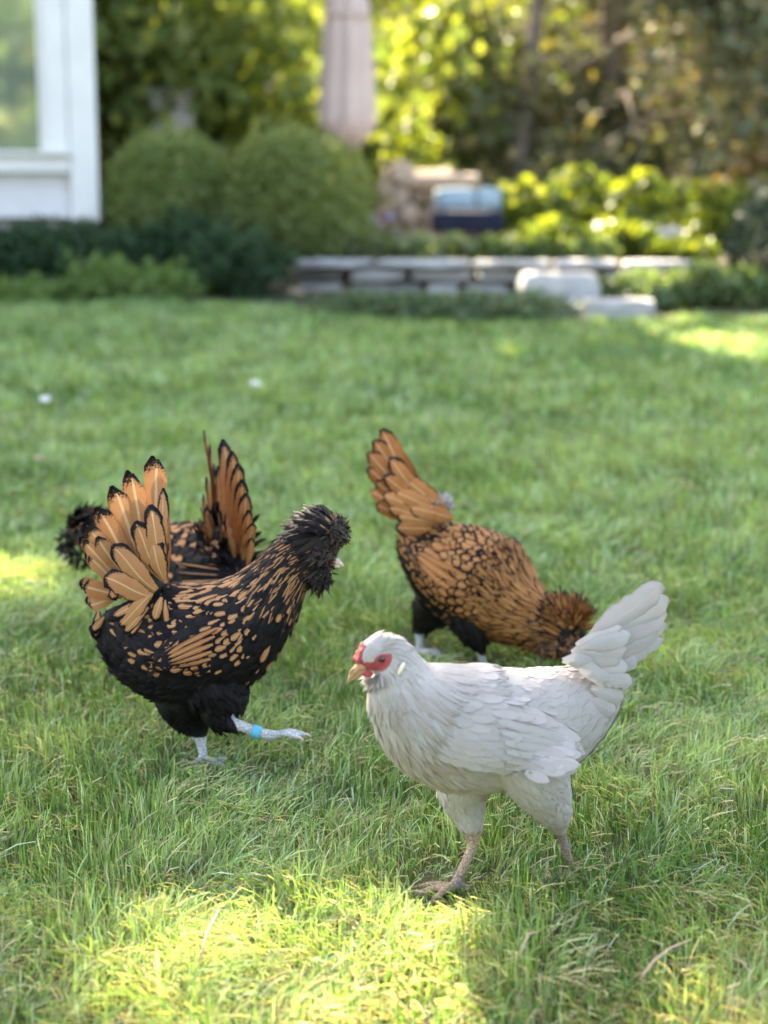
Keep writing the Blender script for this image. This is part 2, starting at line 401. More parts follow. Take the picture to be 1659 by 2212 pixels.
def slim_tree(px, depth, lean, r, label, crown_c, n, size, cola, colb, spread, mat, name='slim_tree', group=None):
    b = P(px, 475, depth); base = np.array([b[0], b[1], float(gz(b[0], b[1]))])
    root = empty(name, base); tag(root, label, 'tree', group)
    top = base+np.array([lean, .1, 9.0])
    cen = np.array([top+np.array([0, 0, crown_c])+rng.normal(size=3)*spread for _ in range(n)])
    cen = cen[cen[:, 2] > 3.6]
    c = cluster(cen, 60, .4); c = c[thin_out(c)]
    foliage('crown', root, c, size, tint(len(c), cola, colb), inv=base, aspect=.8)
    trunk_mesh(base, top, r, r*.55, [(cen[i], rnd.uniform(.5, 1)) for i in range(0, len(cen), 8)], mat, root, bend=.05)
slim_tree(1098, 12.6, .95, .075, 'slender grey tree trunk right of the closed parasol', -1.5, 70, .14, (.05, .10, .02), (.16, .17, .03), (1.5, 1.2, 1.6), M['bark'])
slim_tree(1645, 12.8, .10, .10, 'pale sunlit tree trunk at the right edge', -1.0, 60, .14, (.05, .09, .02), (.13, .14, .03), (1.4, 1.2, 1.6), M['bark_sunlit'])

# ------------------------------------------------------------------ dark conifers on the right
def conifer(px, depth, h, rad, label, cola, colb, tan):
    b = P(px, 475, depth); base = np.array([b[0], b[1], float(gz(b[0], b[1]))])
    root = empty('conifer_tree', base); tag(root, label, 'tree', 'dark conifers on the right')
    cs = []; mb = MB(); mb.tube([(0, 0, 0), (0.02, 0, h*.5), (0, 0, h)], [.14, .09, .02], 9)
    for k in range(105):
        z = .35+(h-.5)*(k/105)**1.0; rr = rad*(1-(z/h)**1.3)*rnd.uniform(.75, 1.1)
        a = k*2.4+rnd.uniform(-.3, .3)
        for u in np.linspace(.04, 1, 10):
            cs.append([math.cos(a)*rr*u, math.sin(a)*rr*u, z-.35*rr*u*u+.08*rr])
        mb.tube([(0, 0, z), (math.cos(a)*rr*.5, math.sin(a)*rr*.5, z), (math.cos(a)*rr, math.sin(a)*rr, z-.27*rr)], [.025, .016, .005], 5)
    c = cluster(np.array(cs), 42, np.array([.17, .17, .12]))
    c = c[thin_out(c+base)]; n = len(c)
    cols = tint(n, cola, colb)
    m = rng.uniform(0, 1, n) < tan; cols[m] = tint(int(m.sum()), (.20, .15, .07), (.30, .25, .12))  # tan flecks: sunlit dapples put in as leaf colour
    foliage('crown', root, c, .11, cols, 'needle', aspect=.5)
    mb.build('trunk', M['bark'], root)
conifer(1310, 13.0, 6.5, 1.9, 'broad dark conifer right of the slender trunk', (.09, .115, .065), (.17, .185, .10), .14)
conifer(1530, 12.4, 6.0, 1.7, 'dark drooping conifer with tan sunlit flecks near the right edge', (.095, .12, .07), (.18, .185, .105), .2)
conifer(1720, 14.0, 7.0, 2.0, 'tall conifer cut by the right edge of the picture', (.10, .125, .07), (.19, .195, .11), .22)

# ------------------------------------------------------------------ far wood behind everything
def far_wood():
    cen = []
    for _ in range(1700):
        x = rnd.uniform(-20, 20); y = rnd.uniform(20, 30)
        cen.append([x, y, rnd.uniform(.3, 2.6+.17*y)])
    c = cluster(np.array(cen), 22, .7); c = c[thin_out(c)]
    n = len(c); cols = tint(n, (.10, .14, .055), (.20, .21, .085))
    m = rng.uniform(0, 1, n) < .14; cols[m] = tint(int(m.sum()), (.22, .17, .08), (.30, .28, .06))
    o = foliage('far_wood', None, c, .55, cols, aspect=.8)
    tag(o, 'dim green wood closing the view behind the garden', 'wood', kind='stuff')
far_wood()
def hill():
    xs = np.linspace(-60, 60, 40); ys = np.linspace(31, 70, 14)
    X, Y = np.meshgrid(xs, ys); Z = 1.0+7.5*np.clip((Y-31)/12, 0, 1)**.8+.7*np.sin(X*.3)*np.cos(Y*.2)
    v = np.stack([X, Y, Z], -1).reshape(-1, 3); nx = 40
    q = np.array([[j*nx+i, j*nx+i+1, (j+1)*nx+i+1, (j+1)*nx+i] for j in range(13) for i in range(nx-1)])
    o = link('hill', fast_mesh('hill', v, q), mat_plain('wooded_hill', (.03, .05, .018), (.06, .075, .028), 1.2, .9, 1.0, 3, .1, dist=.4)); tag(o, kind='structure')
hill()

# ------------------------------------------------------------------ house at the left
M['white_paint'] = mat_plain('white_paint', (.72, .70, .68), (.66, .64, .625), 6, .5, .05, 200, dist=.002)
M['siding'] = mat_plain('pale_siding', (.58, .555, .55), (.52, .495, .49), 5, .55, .06, 150, dist=.002)
M['foundation'] = mat_plain('concrete', (.30, .29, .28), (.38, .37, .35), 10, .9, .4, 80)
def mat_glass():
    t = NT('window_glass')
    b = t.n('BsdfPrincipled', Base_Color=(.42, .50, .49, 1), Roughness=.05, Metallic=.75)
    b.inputs['Specular IOR Level'].default_value = .9; b.inputs['Coat Weight'].default_value = .6; b.inputs['Coat Roughness'].default_value = .02
    return t.done(b)
M['glass'] = mat_glass()
M['curtain'] = mat_plain('cream_curtain', (.62, .56, .40), (.52, .47, .34), 8, .9, .2, 60)
M['roof'] = mat_plain('roof_shingle', (.10, .095, .09), (.16, .15, .14), 9, .9, .6, 50)
def house():
    corner = P(214, 470, 8.75); a = math.radians(13)
    base = np.array([corner[0], corner[1], float(gz(corner[0], corner[1]))])
    root = empty('house', base, a); tag(root, 'white sided house with trimmed window at the left edge', 'house')
    # local: -x along the front to the left, +y away from the garden, z up; front face at y = 0
    zb = corner[2]-base[2]; H = 3.4; W = 6.0; D = 7.0
    mb = MB(); mb.box((-W/2, D/2+.03, zb/2-.15), (W-.04, D-.06, zb+.3)); mb.build('foundation', M['foundation'], root, False)
    # window opening: right edge of glass and its bottom, seen in the picture
    def loc(px, py):
        d = ray(px, py); n = np.array([-math.sin(a), math.cos(a), 0]); t = ((base-CAM_O) @ n)/(d @ n); X = CAM_O+d*t-base
        return X[0]*math.cos(a)+X[1]*math.sin(a), X[2]
    gx1, gz0 = loc(103, 327); gx0 = gx1-1.25; gz1 = gz0+1.5; tr = .115
    # wall core behind the boards, with a hole for the window
    mb = MB()
    for x0, x1, z0, z1 in ((-W, gx0, zb, H), (gx1, 0, zb, H), (gx0, gx1, zb, gz0), (gx0, gx1, gz1, H)):
        mb.box(((x0+x1)/2, .07, (z0+z1)/2), (x1-x0, .10, z1-z0))
    mb.box((-.05, D/2+.06, (zb+H)/2), (.10, D-.12, H-zb)); mb.box((-W+.05, D/2+.06, (zb+H)/2), (.10, D-.12, H-zb)); mb.box((-W/2, D-.05, (zb+H)/2), (W-.2, .1, H-zb))
    mb.build('wall', M['siding'], root, False)
    e = .135; k = 0; z = zb
    while z < H-.02:
        z1 = min(z+e+.012, H)
        segs = [(-W, -.15)] if (z1 < gz0-tr or z > gz1+tr) else [(-W, gx0-tr), (gx1+tr, -.15)]
        for x0, x1 in segs:
            m2 = MB(); m2.add([(x0, -.024, z), (x1, -.024, z), (x1, .018, z), (x0, .018, z), (x0, .012, z1), (x1, .012, z1), (x1, .019, z1), (x0, .019, z1)],
                              [(0, 1, 5, 4), (0, 3, 2, 1), (4, 5, 6, 7), (1, 2, 6, 5), (0, 4, 7, 3), (2, 3, 7, 6)]); m2.build('siding_board', M['siding'], root, False)
        z += e
    mb = MB(); mb.box((-.074, -.014, (zb+H)/2-.01), (.152, .056, H-zb+.02)); mb.build('corner_board', M['white_paint'], root, False, .006)
    win = MB()
    win.box(((gx0+gx1)/2, -.012, gz0-tr/2), (gx1-gx0+2*tr, .055, tr)); win.box(((gx0+gx1)/2, -.012, gz1+tr/2), (gx1-gx0+2*tr, .055, tr))
    for xx in (gx0-tr/2, gx1+tr/2): win.box((xx, -.012, (gz0+gz1)/2), (tr, .055, gz1-gz0-.002))
    w_ = win.build('window', M['white_paint'], root, False)
    mb = MB(); mb.box(((gx0+gx1)/2, .035, (gz0+gz1)/2), (gx1-gx0, .006, gz1-gz0)); mb.build('pane', M['glass'], w_, False)
    mb = MB(); mb.box(((gx0+gx1)/2, -.045, gz0-.012), (gx1-gx0+2*tr+.02, .075, .02)); mb.build('sill', M['white_paint'], w_, False, .004)
    for xx in (gx0+.02, gx1-.02):
        mb = MB(); mb.box((xx, .02, (gz0+gz1)/2), (.04, .03, gz1-gz0-.002)); mb.build('sash', M['white_paint'], w_, False)
    ov = .35
    rf = MB(); rf.add([(-W-ov, -ov, H), (ov, -ov, H), (ov, D/2, H+1.7), (-W-ov, D/2, H+1.7), (-W-ov, D+ov, H), (ov, D+ov, H),
                       (-W-ov, -ov, H+.12), (ov, -ov, H+.12), (ov, D/2, H+1.84), (-W-ov, D/2, H+1.84), (-W-ov, D+ov, H+.12), (ov, D+ov, H+.12)],
                      [(0, 1, 2, 3), (3, 2, 5, 4), (6, 9, 8, 7), (9, 10, 11, 8), (0, 6, 7, 1), (4, 5, 11, 10), (1, 7, 8, 2), (2, 8, 11, 5), (0, 3, 9, 6), (3, 4, 10, 9)])
    rf.build('roof', M['roof'], root, False)
    g = MB(); g.add([(-.02, .06, H), (-.02, D-.06, H), (-.02, D/2, H+1.66), (-.10, .06, H), (-.10, D-.06, H), (-.10, D/2, H+1.66)], [(0, 1, 2), (3, 5, 4), (0, 2, 5, 3), (1, 4, 5, 2), (0, 3, 4, 1)]); g.build('gable', M['siding'], root, False)
house()

# ------------------------------------------------------------------ wooden fence with pale posts behind the boxwood
M['old_wood'] = mat_plain('weathered_wood', (.085, .072, .066), (.14, .12, .11), 8, .9, .4, 40, .2)
M['post'] = mat_plain('pale_post', (.42, .43, .40), (.50, .52, .50), 8, .8, .2, 60)
def fence():
    d = 13.2; l = P(190, 330, d); r = P(345, 330, d); top = P(300, 195, d)[2]
    base = np.array([l[0], l[1], float(gz(l[0], l[1]))])
    root = empty('wooden_fence', base); tag(root, 'dark weathered wooden fence between the house and the maple', 'fence')
    w = r[0]-l[0]; h = top-base[2]; n = 9; bw = w/n
    for i in range(n):
        mb = MB(); mb.box((bw*(i+.5), rnd.uniform(-.006, .006), h/2-rnd.uniform(0, .04)), (bw-.012, .022, h)); mb.build('board', M['old_wood'], root, False)
    for zz in (.3, h-.25):
        mb = MB(); mb.box((w/2, .035, zz), (w, .04, .09)); mb.build('rail', M['old_wood'], root, False)
    mb = MB()
    p0 = np.array([0, -.05, h-.06]); p1 = np.array([w, -.05, .55]); mb.tube([p0, p1], .035, 6); mb.build('handrail', M['old_wood'], root)
    for px, col, lab in ((347, 'post', 'grey-green garden post beside the dark fence'), (397, 'white_paint', 'whitish garden post right of the grey-green post')):
        q = P(px, 240, 12.4); b = np.array([q[0], q[1], float(gz(q[0], q[1]))]); ht = P(px, 205, 12.4)[2]-b[2]
        o = empty('garden_post', b); tag(o, lab, 'post')
        wd = .13 if col == 'post' else .17
        mb = MB(); mb.box((0, 0, ht/2), (wd, wd, ht)); mb.build('shaft', M[col], o, False, .008)
        mb = MB(); mb.box((0, 0, ht+.02), (wd+.05, wd+.05, .04)); mb.build('cap', M[col], o, False, .006)
fence()

# ------------------------------------------------------------------ terrace behind the stone wall
TZ = .87                                             # terrace level
M['gravel'] = mat_plain('tan_gravel', (.26, .20, .13), (.36, .29, .20), 30, .95, .8, 120, .1)
def terrace():
    pts = [(-1.35, 8.78), (0.2, 8.64), (1.3, 8.50), (2.6, 8.60), (4.2, 9.1), (9, 9.7), (9, 18), (-2.2, 18), (-2.2, 10.0)]
    v = [(x, y, TZ) for x, y in pts]+[(x, y, TZ-.6) for x, y in pts]; n = len(pts)
    mb = MB(); mb.add(v, [tuple(range(n))]+[(i, i+n, (i+1) % n+n, (i+1) % n) for i in range(n)])
    o = mb.build('terrace', M['gravel'], None, False); tag(o, kind='structure')
terrace()

# ------------------------------------------------------------------ dry stone wall
M['stone'] = mat_plain('grey_stone', (.34, .335, .34), (.46, .45, .445), 9, .85, .7, 45, .2, dist=.01)
M['stone_dark'] = mat_plain('dark_grey_stone', (.15, .15, .16), (.24, .235, .24), 9, .85, .7, 45, .2, dist=.01)
M['stone_pale'] = mat_plain('pale_stone', (.42, .41, .40), (.33, .325, .32), 8, .85, .5, 45, .2, dist=.01)
def stone(c, size, mat, parent, inv, yaw=0.0, name='stone'):
    nx, ny, nz = 4, 3, 3
    mb = MB(); sx, sy, sz = size; vid = {}
    vs_ = []; fs_ = []
    def vert(i, j, k):
        if (i, j, k) not in vid:
            p = np.array([(i/nx-.5), (j/ny-.5), (k/nz-.5)])
            q = p*np.array(size); e = np.sum(np.abs(np.abs(p)-.5) < 1e-6)
            q *= (1, 1, .94, .88)[min(int(e), 3)]
            q += np.array([rnd.uniform(-1, 1)*sx*.02, rnd.uniform(-1, 1)*sy*.03, rnd.uniform(-1, 1)*sz*.05])
            vid[(i, j, k)] = len(vs_); vs_.append(q)
        return vid[(i, j, k)]
    for i in range(nx):
        for j in range(ny): fs_ += [(vert(i, j, 0), vert(i, j+1, 0), vert(i+1, j+1, 0), vert(i+1, j, 0)), (vert(i, j, nz), vert(i+1, j, nz), vert(i+1, j+1, nz), vert(i, j+1, nz))]
    for i in range(nx):
        for k in range(nz): fs_ += [(vert(i, 0, k), vert(i+1, 0, k), vert(i+1, 0, k+1), vert(i, 0, k+1)), (vert(i, ny, k), vert(i, ny, k+1), vert(i+1, ny, k+1), vert(i+1, ny, k))]
    for j in range(ny):
        for k in range(nz): fs_ += [(vert(0, j, k), vert(0, j, k+1), vert(0, j+1, k+1), vert(0, j+1, k)), (vert(nx, j, k), vert(nx, j+1, k), vert(nx, j+1, k+1), vert(nx, j, k+1))]
    R = np.array(Matrix.Rotation(yaw, 3, 'Z'))
    mb.add(np.array(vs_) @ R.T + np.asarray(c)-inv, fs_)
    return mb.build(name, mat, parent, False)
def stone_wall():
    a = P(640, 560, 8.45); b = P(1520, 575, 8.15)
    base = np.array([a[0], a[1], float(gz(a[0], a[1]))]); root = empty('stone_wall', base)
    tag(root, 'low dry stone wall of flat grey stones along the terrace', 'wall')
    L = b[0]-a[0]; yaw = math.atan2(b[1]-a[1], b[0]-a[0])
    for course, (z0, h, dep) in enumerate(((.56, .105, .0), (.665, .10, .014), (.765, .075, .0), (.84, .055, -.05))):
        x = 0
        while x < L-.05:
            w = rnd.uniform(.20, .46) if course < 3 else rnd.uniform(.34, .62)
            w = min(w, L-x)
            y = a[1]+(b[1]-a[1])*(x+w/2)/L
            u = (x+w/2)/L
            if course == 3: m = 'stone_pale' if .22 < u < .68 and rnd.random() < .8 else 'stone'
            else: m = 'stone_dark' if rnd.random() < (.6 if u < .3 else .35) else 'stone'
            stone((a[0]+x+w/2, y+dep+.12+rnd.uniform(-.03, .03), z0+h/2), (w-.026, .24 if course < 3 else .34, h-.016), M[m], root, base, yaw+rnd.uniform(-.03, .03))
            x += w
stone_wall()
def stone_block(px, py, d, size, label, mat='stone_pale', yaw=0.0):
    c = P(px, py, d); o = stone((0, 0, size[2]/2), size, M[mat], None, np.zeros(3), yaw, 'stone_block')
    g = float(gz(c[0], c[1])); o.location = (c[0], c[1], g-.02); tag(o, label, 'stone')
    return o
stone_block(1205, 640, 7.95, (.40, .34, .20), 'big pale stone block standing in front of the wall')
stone_block(1330, 672, 7.62, (.37, .26, .10), 'low pale stone slab at the lawn edge right of the big block')
stone_block(1225, 672, 7.72, (.30, .22, .08), 'small grey stone at the foot of the big pale block', 'stone')
o = stone((0, 0, 0), (.30, .26, .22), M['stone_pale'], None, np.zeros(3), .3, 'boulder'); q = P(1415, 525, 9.6); o.location = (q[0], q[1], TZ+.08); tag(o, 'pale boulder on the gravel above the stone wall', 'stone')

# ------------------------------------------------------------------ closed parasol
M['parasol'] = mat_plain('parasol_cloth', (.60, .46, .42), (.53, .40, .36), 4, .85, .15, 200, .1)
M['pole'] = mat_plain('brown_pole', (.16, .12, .10), (.22, .17, .14), 10, .5, .1, 40)
def parasol():
    d = 10.2; q = P(752, 475, d); base = np.array([q[0], q[1], TZ]); s = FPX/d
    root = empty('parasol', base); tag(root, 'closed pale pink parasol standing behind the clipped shrubs', 'parasol')
    zz = lambda py: P(752, py, d)[2]-TZ
    prof = [(318, 18), (305, 34), (285, 54), (255, 57), (200, 53), (120, 49), (60, 46), (45, 42), (30, 44), (0, 38), (-70, 26), (-150, 9), (-165, 3)]
    n = 40; vs_ = []
    for py, w in prof:
        for k in range(n):
            t = 2*math.pi*k/n; f = 1+.13*math.sin(8*t+py*.004)*(1 if py > -80 else .3)
            dz = .035*math.sin(8*t+1) if py > 280 else 0
            vs_.append((w/s*f*math.cos(t), w/s*f*math.sin(t), zz(py)+dz))
    m = len(prof)
    mb = MB(); mb.add(vs_, [(i*n+k, i*n+(k+1) % n, (i+1)*n+(k+1) % n, (i+1)*n+k) for i in range(m-1) for k in range(n)]+[tuple(range((m-1)*n, m*n))])
    mb.build('canopy', M['parasol'], root)
    mb = MB(); mb.tube([(46/s*math.cos(t), 46/s*math.sin(t), zz(45)) for t in np.linspace(0, 2*math.pi, 25)], .018, 6, False); mb.build('strap', M['parasol'], root)
    mb = MB(); mb.tube([(0, 0, 0), (0, 0, zz(-180))], .02, 12); mb.build('pole', M['pole'], root)
    mb = MB(); mb.tube([(0, 0, 0), (0, 0, .05), (0, 0, .06), (0, 0, .22)], [.24, .22, .05, .03], 20); mb.build('base', M['pole'], root)
parasol()

# ------------------------------------------------------------------ garden bench with cushions
M['navy'] = mat_plain('navy_cloth', (.010, .014, .032), (.016, .02, .042), 10, .8, .2, 200, .2)
M['sky_cloth'] = mat_plain('light_blue_cloth', (.26, .35, .40), (.32, .41, .46), 6, .85, .2, 150, .1)
def pillow(name, c, size, rot, mat, label, cat, group=None):
    vs_ = []; nu, nv = 13, 13
    for sgn in (1, -1):
        for i in range(nu):
            for j in range(nv):
                u = -1+2*i/(nu-1); v = -1+2*j/(nv-1)
                t = ((1-u**4)*(1-v**4))**.5
                vs_.append((u*size[0]/2*(1-.06*v*v), sgn*t*size[1]/2, v*size[2]/2*(1-.06*u*u)))
    k = nu*nv
    fs_ = [(i*nv+j, (i+1)*nv+j, (i+1)*nv+j+1, i*nv+j+1) for i in range(nu-1) for j in range(nv-1)]
    fs_ += [tuple(k+x for x in f[::-1]) for f in fs_]
    mb = MB(); mb.add(vs_, fs_); o = mb.build(name, M[mat], None); o.location = c; o.rotation_euler = rot; tag(o, label, cat, group)
    return o
def bench():
    d = 10.0; q = P(1010, 475, d); base = np.array([q[0], q[1], TZ]); s = FPX/d
    root = empty('garden_bench', base, math.radians(-4)); tag(root, 'low navy padded garden bench on the terrace', 'bench')
    w = 150/s; zs = P(1010, 490, d)[2]-TZ
    mb = MB(); mb.box((0, 0, zs+.03), (w*1.02, .52, .15)); mb.build('seat', M['navy'], root, False, .04)
    mb = MB(); mb.box((0, 0, zs-.03), (w*.9, .46, .04)); mb.build('frame', M['pole'], root, False, .005)
    for sx in (-1, 1):
        for sy in (-1, 1):
            mb = MB(); mb.box((sx*w*.42, sy*.2, (zs-.04)/2), (.045, .045, zs-.04)); mb.build('leg', M['pole'], root, False, .004)
    mb = MB(); mb.box((0, .25, zs+.13), (w*1.0, .05, .16)); mb.build('backrest', M['pole'], root, False, .01)
    for px, wd, lab in ((985, 88, 'light blue cushion at the left on the navy bench'), (1055, 62, 'light blue cushion at the right on the navy bench')):
        c = P(px, 430, d); pillow('cushion', (c[0], base[1]+.10, TZ+zs+.10+.07), (wd/s*1.05, .15, .16), (math.radians(-18), 0, rnd.uniform(-.1, .1)), 'sky_cloth', lab, 'cushion', 'cushions on the garden bench')
bench()

# ------------------------------------------------------------------ firewood pile
M['log_bark'] = mat_plain('log_bark', (.06, .045, .035), (.12, .085, .065), 20, .9, .6, 60, .1)
M['log_old'] = mat_plain('weathered_cut_wood', (.24, .18, .14), (.34, .26, .20), 25, .85, .2, 80, .1)
M['log_end'] = mat_plain('cut_wood', (.46, .37, .30), (.38, .29, .22), 25, .85, .2, 80, .1)
def firewood():
    d = 10.6; s = FPX/d
    spec = [(870, 372, 26, 'end'), (905, 384, 19, 'side'), (955, 392, 16, 'side'), (832, 410, 21, 'end'), (865, 425, 22, 'end'), (905, 420, 20, 'end'), (938, 430, 18, 'end'), (850, 462, 22, 'end'), (886, 462, 22, 'end'), (922, 468, 21, 'end'), (830, 455, 18, 'end'),
            (855, 502, 24, 'end'), (895, 504, 22, 'end'), (932, 505, 20, 'end'), (820, 500, 20, 'end')]
    rows_ = ['']*3+['leftmost log end just below the top of the firewood pile', 'log end under the round top log of the firewood pile', 'log end in the upper middle of the firewood pile', 'log end at the upper right of the firewood pile', 'log end in the middle row, left half of the firewood pile', 'log end in the middle row, centre of the firewood pile', 'log end in the middle row, next to the bench', 'small log end at the far left of the middle firewood row',
             'bottom row log end left of centre in the firewood pile', 'bottom row log end at the centre of the firewood pile', 'bottom row log end nearest the bench', 'bottom row log end at the far left of the firewood pile']
    words = {0: 'round pale log end on top of the firewood pile', 1: 'pale split log lying across the top of the firewood pile', 2: 'pinkish log lying at the right top of the firewood pile'}
    for i, (px, py, r, kind) in enumerate(spec):
        q = P(px, py, d+rnd.uniform(-.06, .06)); r_ = r/s
        root = empty('firewood_log', (q[0], q[1], q[2]), rnd.uniform(-.12, .12) if kind == 'end' else math.radians(80)+rnd.uniform(-.1, .1))
        tag(root, words.get(i, rows_[i]), 'log', 'stacked firewood logs')
        L = .36 if kind == 'end' else .5
        y0 = 0 if kind == 'end' else -L/2
        mb = MB(); mb.tube([(0, y0, 0), (0, y0+L*.5, rnd.uniform(-.01, .01)), (0, y0+L, 0)], [r_, r_*1.03, r_*.97], 12, False); mb.build('bark', M['log_bark'] if kind == 'end' else M['log_end'], root)
        for yy in (y0-.002, y0+L+.002):
            mb = MB(); mb.ellipsoid((0, yy, 0), (r_*.98, .008, r_*.98), 12, 6); mb.build('cut_end', M['log_end'] if i < 3 or i % 4 == 0 else M['log_old'], root)
firewood()

# ------------------------------------------------------------------ shrubs
def shrub(name, base, blobs, n, size, cola, colb, label, cat='shrub', group=None, mat='leaf', shell=.55, stem=True, yellow=0.0, aspect=.6, cut=True, rough=.07):
    root = empty(name, base); tag(root, label, cat, group)
    cs = []
    tot = sum(r[0]*r[1]+r[0]*r[2] for _, r in blobs)
    for c0, r in blobs:
        k = int(n*(r[0]*r[1]+r[0]*r[2])/tot)
        q = rng.normal(size=(k, 3)); q /= np.linalg.norm(q, axis=1)[:, None]
        rad = rng.uniform(shell, 1.0, (k, 1))**.6+rng.normal(size=(k, 1))*.025
        ph = np.asarray(base)*3.1
        lump = 1+rough*np.sin(q[:, :1]*6+ph[0])*np.cos(q[:, 2:]*5+ph[1])+.8*rough*np.sin(q[:, 2:]*9+ph[1])*np.sin(q[:, :1]*11+ph[0])+.5*rough*np.sin(q[:, 1:2]*15+q[:, :1]*17)
        lump = lump+np.where(rng.uniform(0, 1, (k, 1)) < .04, rng.uniform(0, min(.03+2*rough, .10+rough), (k, 1)), 0)
        cs.append(np.asarray(c0)+q*rad*lump*np.asarray(r))
    c = np.concatenate(cs); c = c[c[:, 2] > -.02]
    if cut: c = c[thin_out(c+np.asarray(base)) | (rng.uniform(0, 1, len(c)) < .6)]
    m = len(c); cols = tint(m, cola, colb)
    if yellow:
        y = rng.uniform(0, 1, m) < yellow; cols[y] = tint(int(y.sum()), (.20, .26, .03), (.34, .37, .07))
    foliage('foliage', root, c, size, cols, mat, aspect=aspect)
    if stem:
        mb = MB()
        for c0, r in blobs:
            for _ in range(3):
                e = np.asarray(c0)+rng.normal(size=3)*np.asarray(r)*.3
                mb.tube([(c0[0]*.6, c0[1]*.6, 0), (c0[0]*.8+e[0]*.2, c0[1]*.8+e[1]*.2, c0[2]*.5), tuple(e)], [.018, .013, .004], 5)
        mb.build('stem', M['twig'], root)
    return root
def gpt(px, d):
    q = P(px, 475, d); return np.array([q[0], q[1], float(gz(q[0], q[1]))])
b = gpt(372, 8.95); shrub('boxwood', b, [((0, 0, .43), (.43, .42, .43)), ((.12, 0, .32), (.40, .36, .33))], 26000, .033, (.135, .205, .07), (.26, .32, .12), 'clipped round boxwood nearer the house', group='clipped boxwoods', rough=.015)
b = gpt(640, 8.85); shrub('boxwood', b, [((0, 0, .44), (.47, .42, .44)), ((-.12, 0, .32), (.42, .36, .34))], 27000, .033, (.14, .205, .07), (.27, .32, .12), 'clipped round boxwood beneath the closed parasol', group='clipped boxwoods', rough=.015)
for px, d, w, h, lab in ((40, 8.35, .34, .36, 'dark low evergreen at the left edge below the window'), (165, 8.3, .33, .36, 'dark low evergreen below the house corner'), (275, 8.45, .26, .30, 'dark low evergreen in front of the left boxwood'), (420, 8.5, .30, .40, 'dark green bush between the evergreens and the boxwoods'), (515, 8.15, .28, .36, 'dark rounded evergreen at the lawn edge before the right boxwood'), (-110, 8.3, .34, .38, 'dark low evergreen cut by the left edge')):
    b = gpt(px, d); shrub('evergreen_bush', b, [((0, 0, h*.5), (w, .26, h*.52))], 3600, .045, (.020, .052, .024), (.05, .10, .04), lab, group='dark evergreens by the house', mat='needle', aspect=.4, rough=.24)
for px, d, w, h, lab in ((205, 8.0, .16, .22, 'small bright green plant below the house corner'), (330, 7.95, .22, .20, 'pale green grassy tuft at the lawn edge left of centre'), (60, 7.95, .26, .12, 'low pale green tuft at the far left lawn edge')):
    b = gpt(px, d); shrub('green_tuft', b, [((0, 0, h*.45), (w, .16, h*.55))], 1100, .06, (.13, .23, .07), (.21, .30, .11), lab, cat='plant', group='pale tufts along the lawn edge', aspect=.22, rough=.4)
# juniper mound and border plants
for px, d, w, h, lab in ((820, 7.62, .26, .10, 'grey-green ground juniper at the left end of the border'), (950, 7.5, .30, .11, 'grey-green ground juniper in the middle of the border'), (1090, 7.36, .34, .13, 'grey-green ground juniper in front of the big pale block')):
    b = gpt(px, d); shrub('ground_juniper', b, [((0, 0, h*.45), (w, .24, h*.6))], 2600, .05, (.075, .12, .065), (.15, .21, .11), lab, group='ground junipers', mat='needle', aspect=.25, rough=.3)
for i, (px, d, w, h, ya, lab) in enumerate(((1385, 7.95, .14, .16, 0, 'leafy green plant behind the low pale slab'), (1440, 7.8, .16, .16, .04, 'leafy plant at the lawn edge right of the low slab'), (1530, 7.85, .18, .20, .05, 'greyish leafy plant at the right of the border'), (1620, 7.8, .18, .18, .08, 'reddish-tinged leafy plant at the right edge of the border'), (1290, 8.0, .10, .13, 0, 'small green plant between the two pale blocks'))):
    b = gpt(px, d); shrub('border_plant', b, [((0, 0, h*.5), (w, .16, h*.6))], 700, .075, (.10, .16, .07), (.18, .25, .12), lab, cat='plant', group='border plants at the right', yellow=ya, aspect=.45)
q = P(1650, 550, 8.0); b = np.array([q[0], q[1], float(gz(q[0], q[1]))])
shrub('blue_spruce_bush', b, [((0.04, 0, .28), (.24, .24, .32))], 3800, .045, (.014, .035, .026), (.035, .065, .05), 'small dark blue-green spruce bush at the right edge', mat='needle', aspect=.3)
# hostas along the top of the wall
for i, px in enumerate((655, 720, 785, 850, 915, 980, 1045, 1105, 1165, 1230, 1290)):
    d = 8.70+rnd.uniform(-.08, .12); q = P(px, 475, d); b = np.array([q[0], q[1], TZ])
    h = (rnd.uniform(.17, .22)+(.06 if i == 0 else 0)) if i < 3 else rnd.uniform(.11, .15)
    pale = i < 6
    shrub('hosta', b, [((0, 0, h*.5), (.12, .12, h*.55))], 150, .085, (.13, .19, .10) if pale else (.07, .13, .05), (.28, .32, .20) if pale else (.16, .21, .08),
          ['tall pale hosta at the left end of the wall', 'pale hosta on the wall, second from its left end', 'pale hosta on the wall, third from its left end', 'pale hosta on the wall below the firewood', 'pale hosta on the wall below the right of the firewood', 'pale hosta on the wall below the left bench end',
           'green hosta on the wall below the bench', 'green hosta on the wall below the right bench end', 'green hosta on the wall above the big pale block', 'green hosta on the wall right of the big pale block', 'green hosta on the wall, rightmost of the row'][i], cat='plant', group='hostas on the wall', stem=False, yellow=.10, aspect=.55)
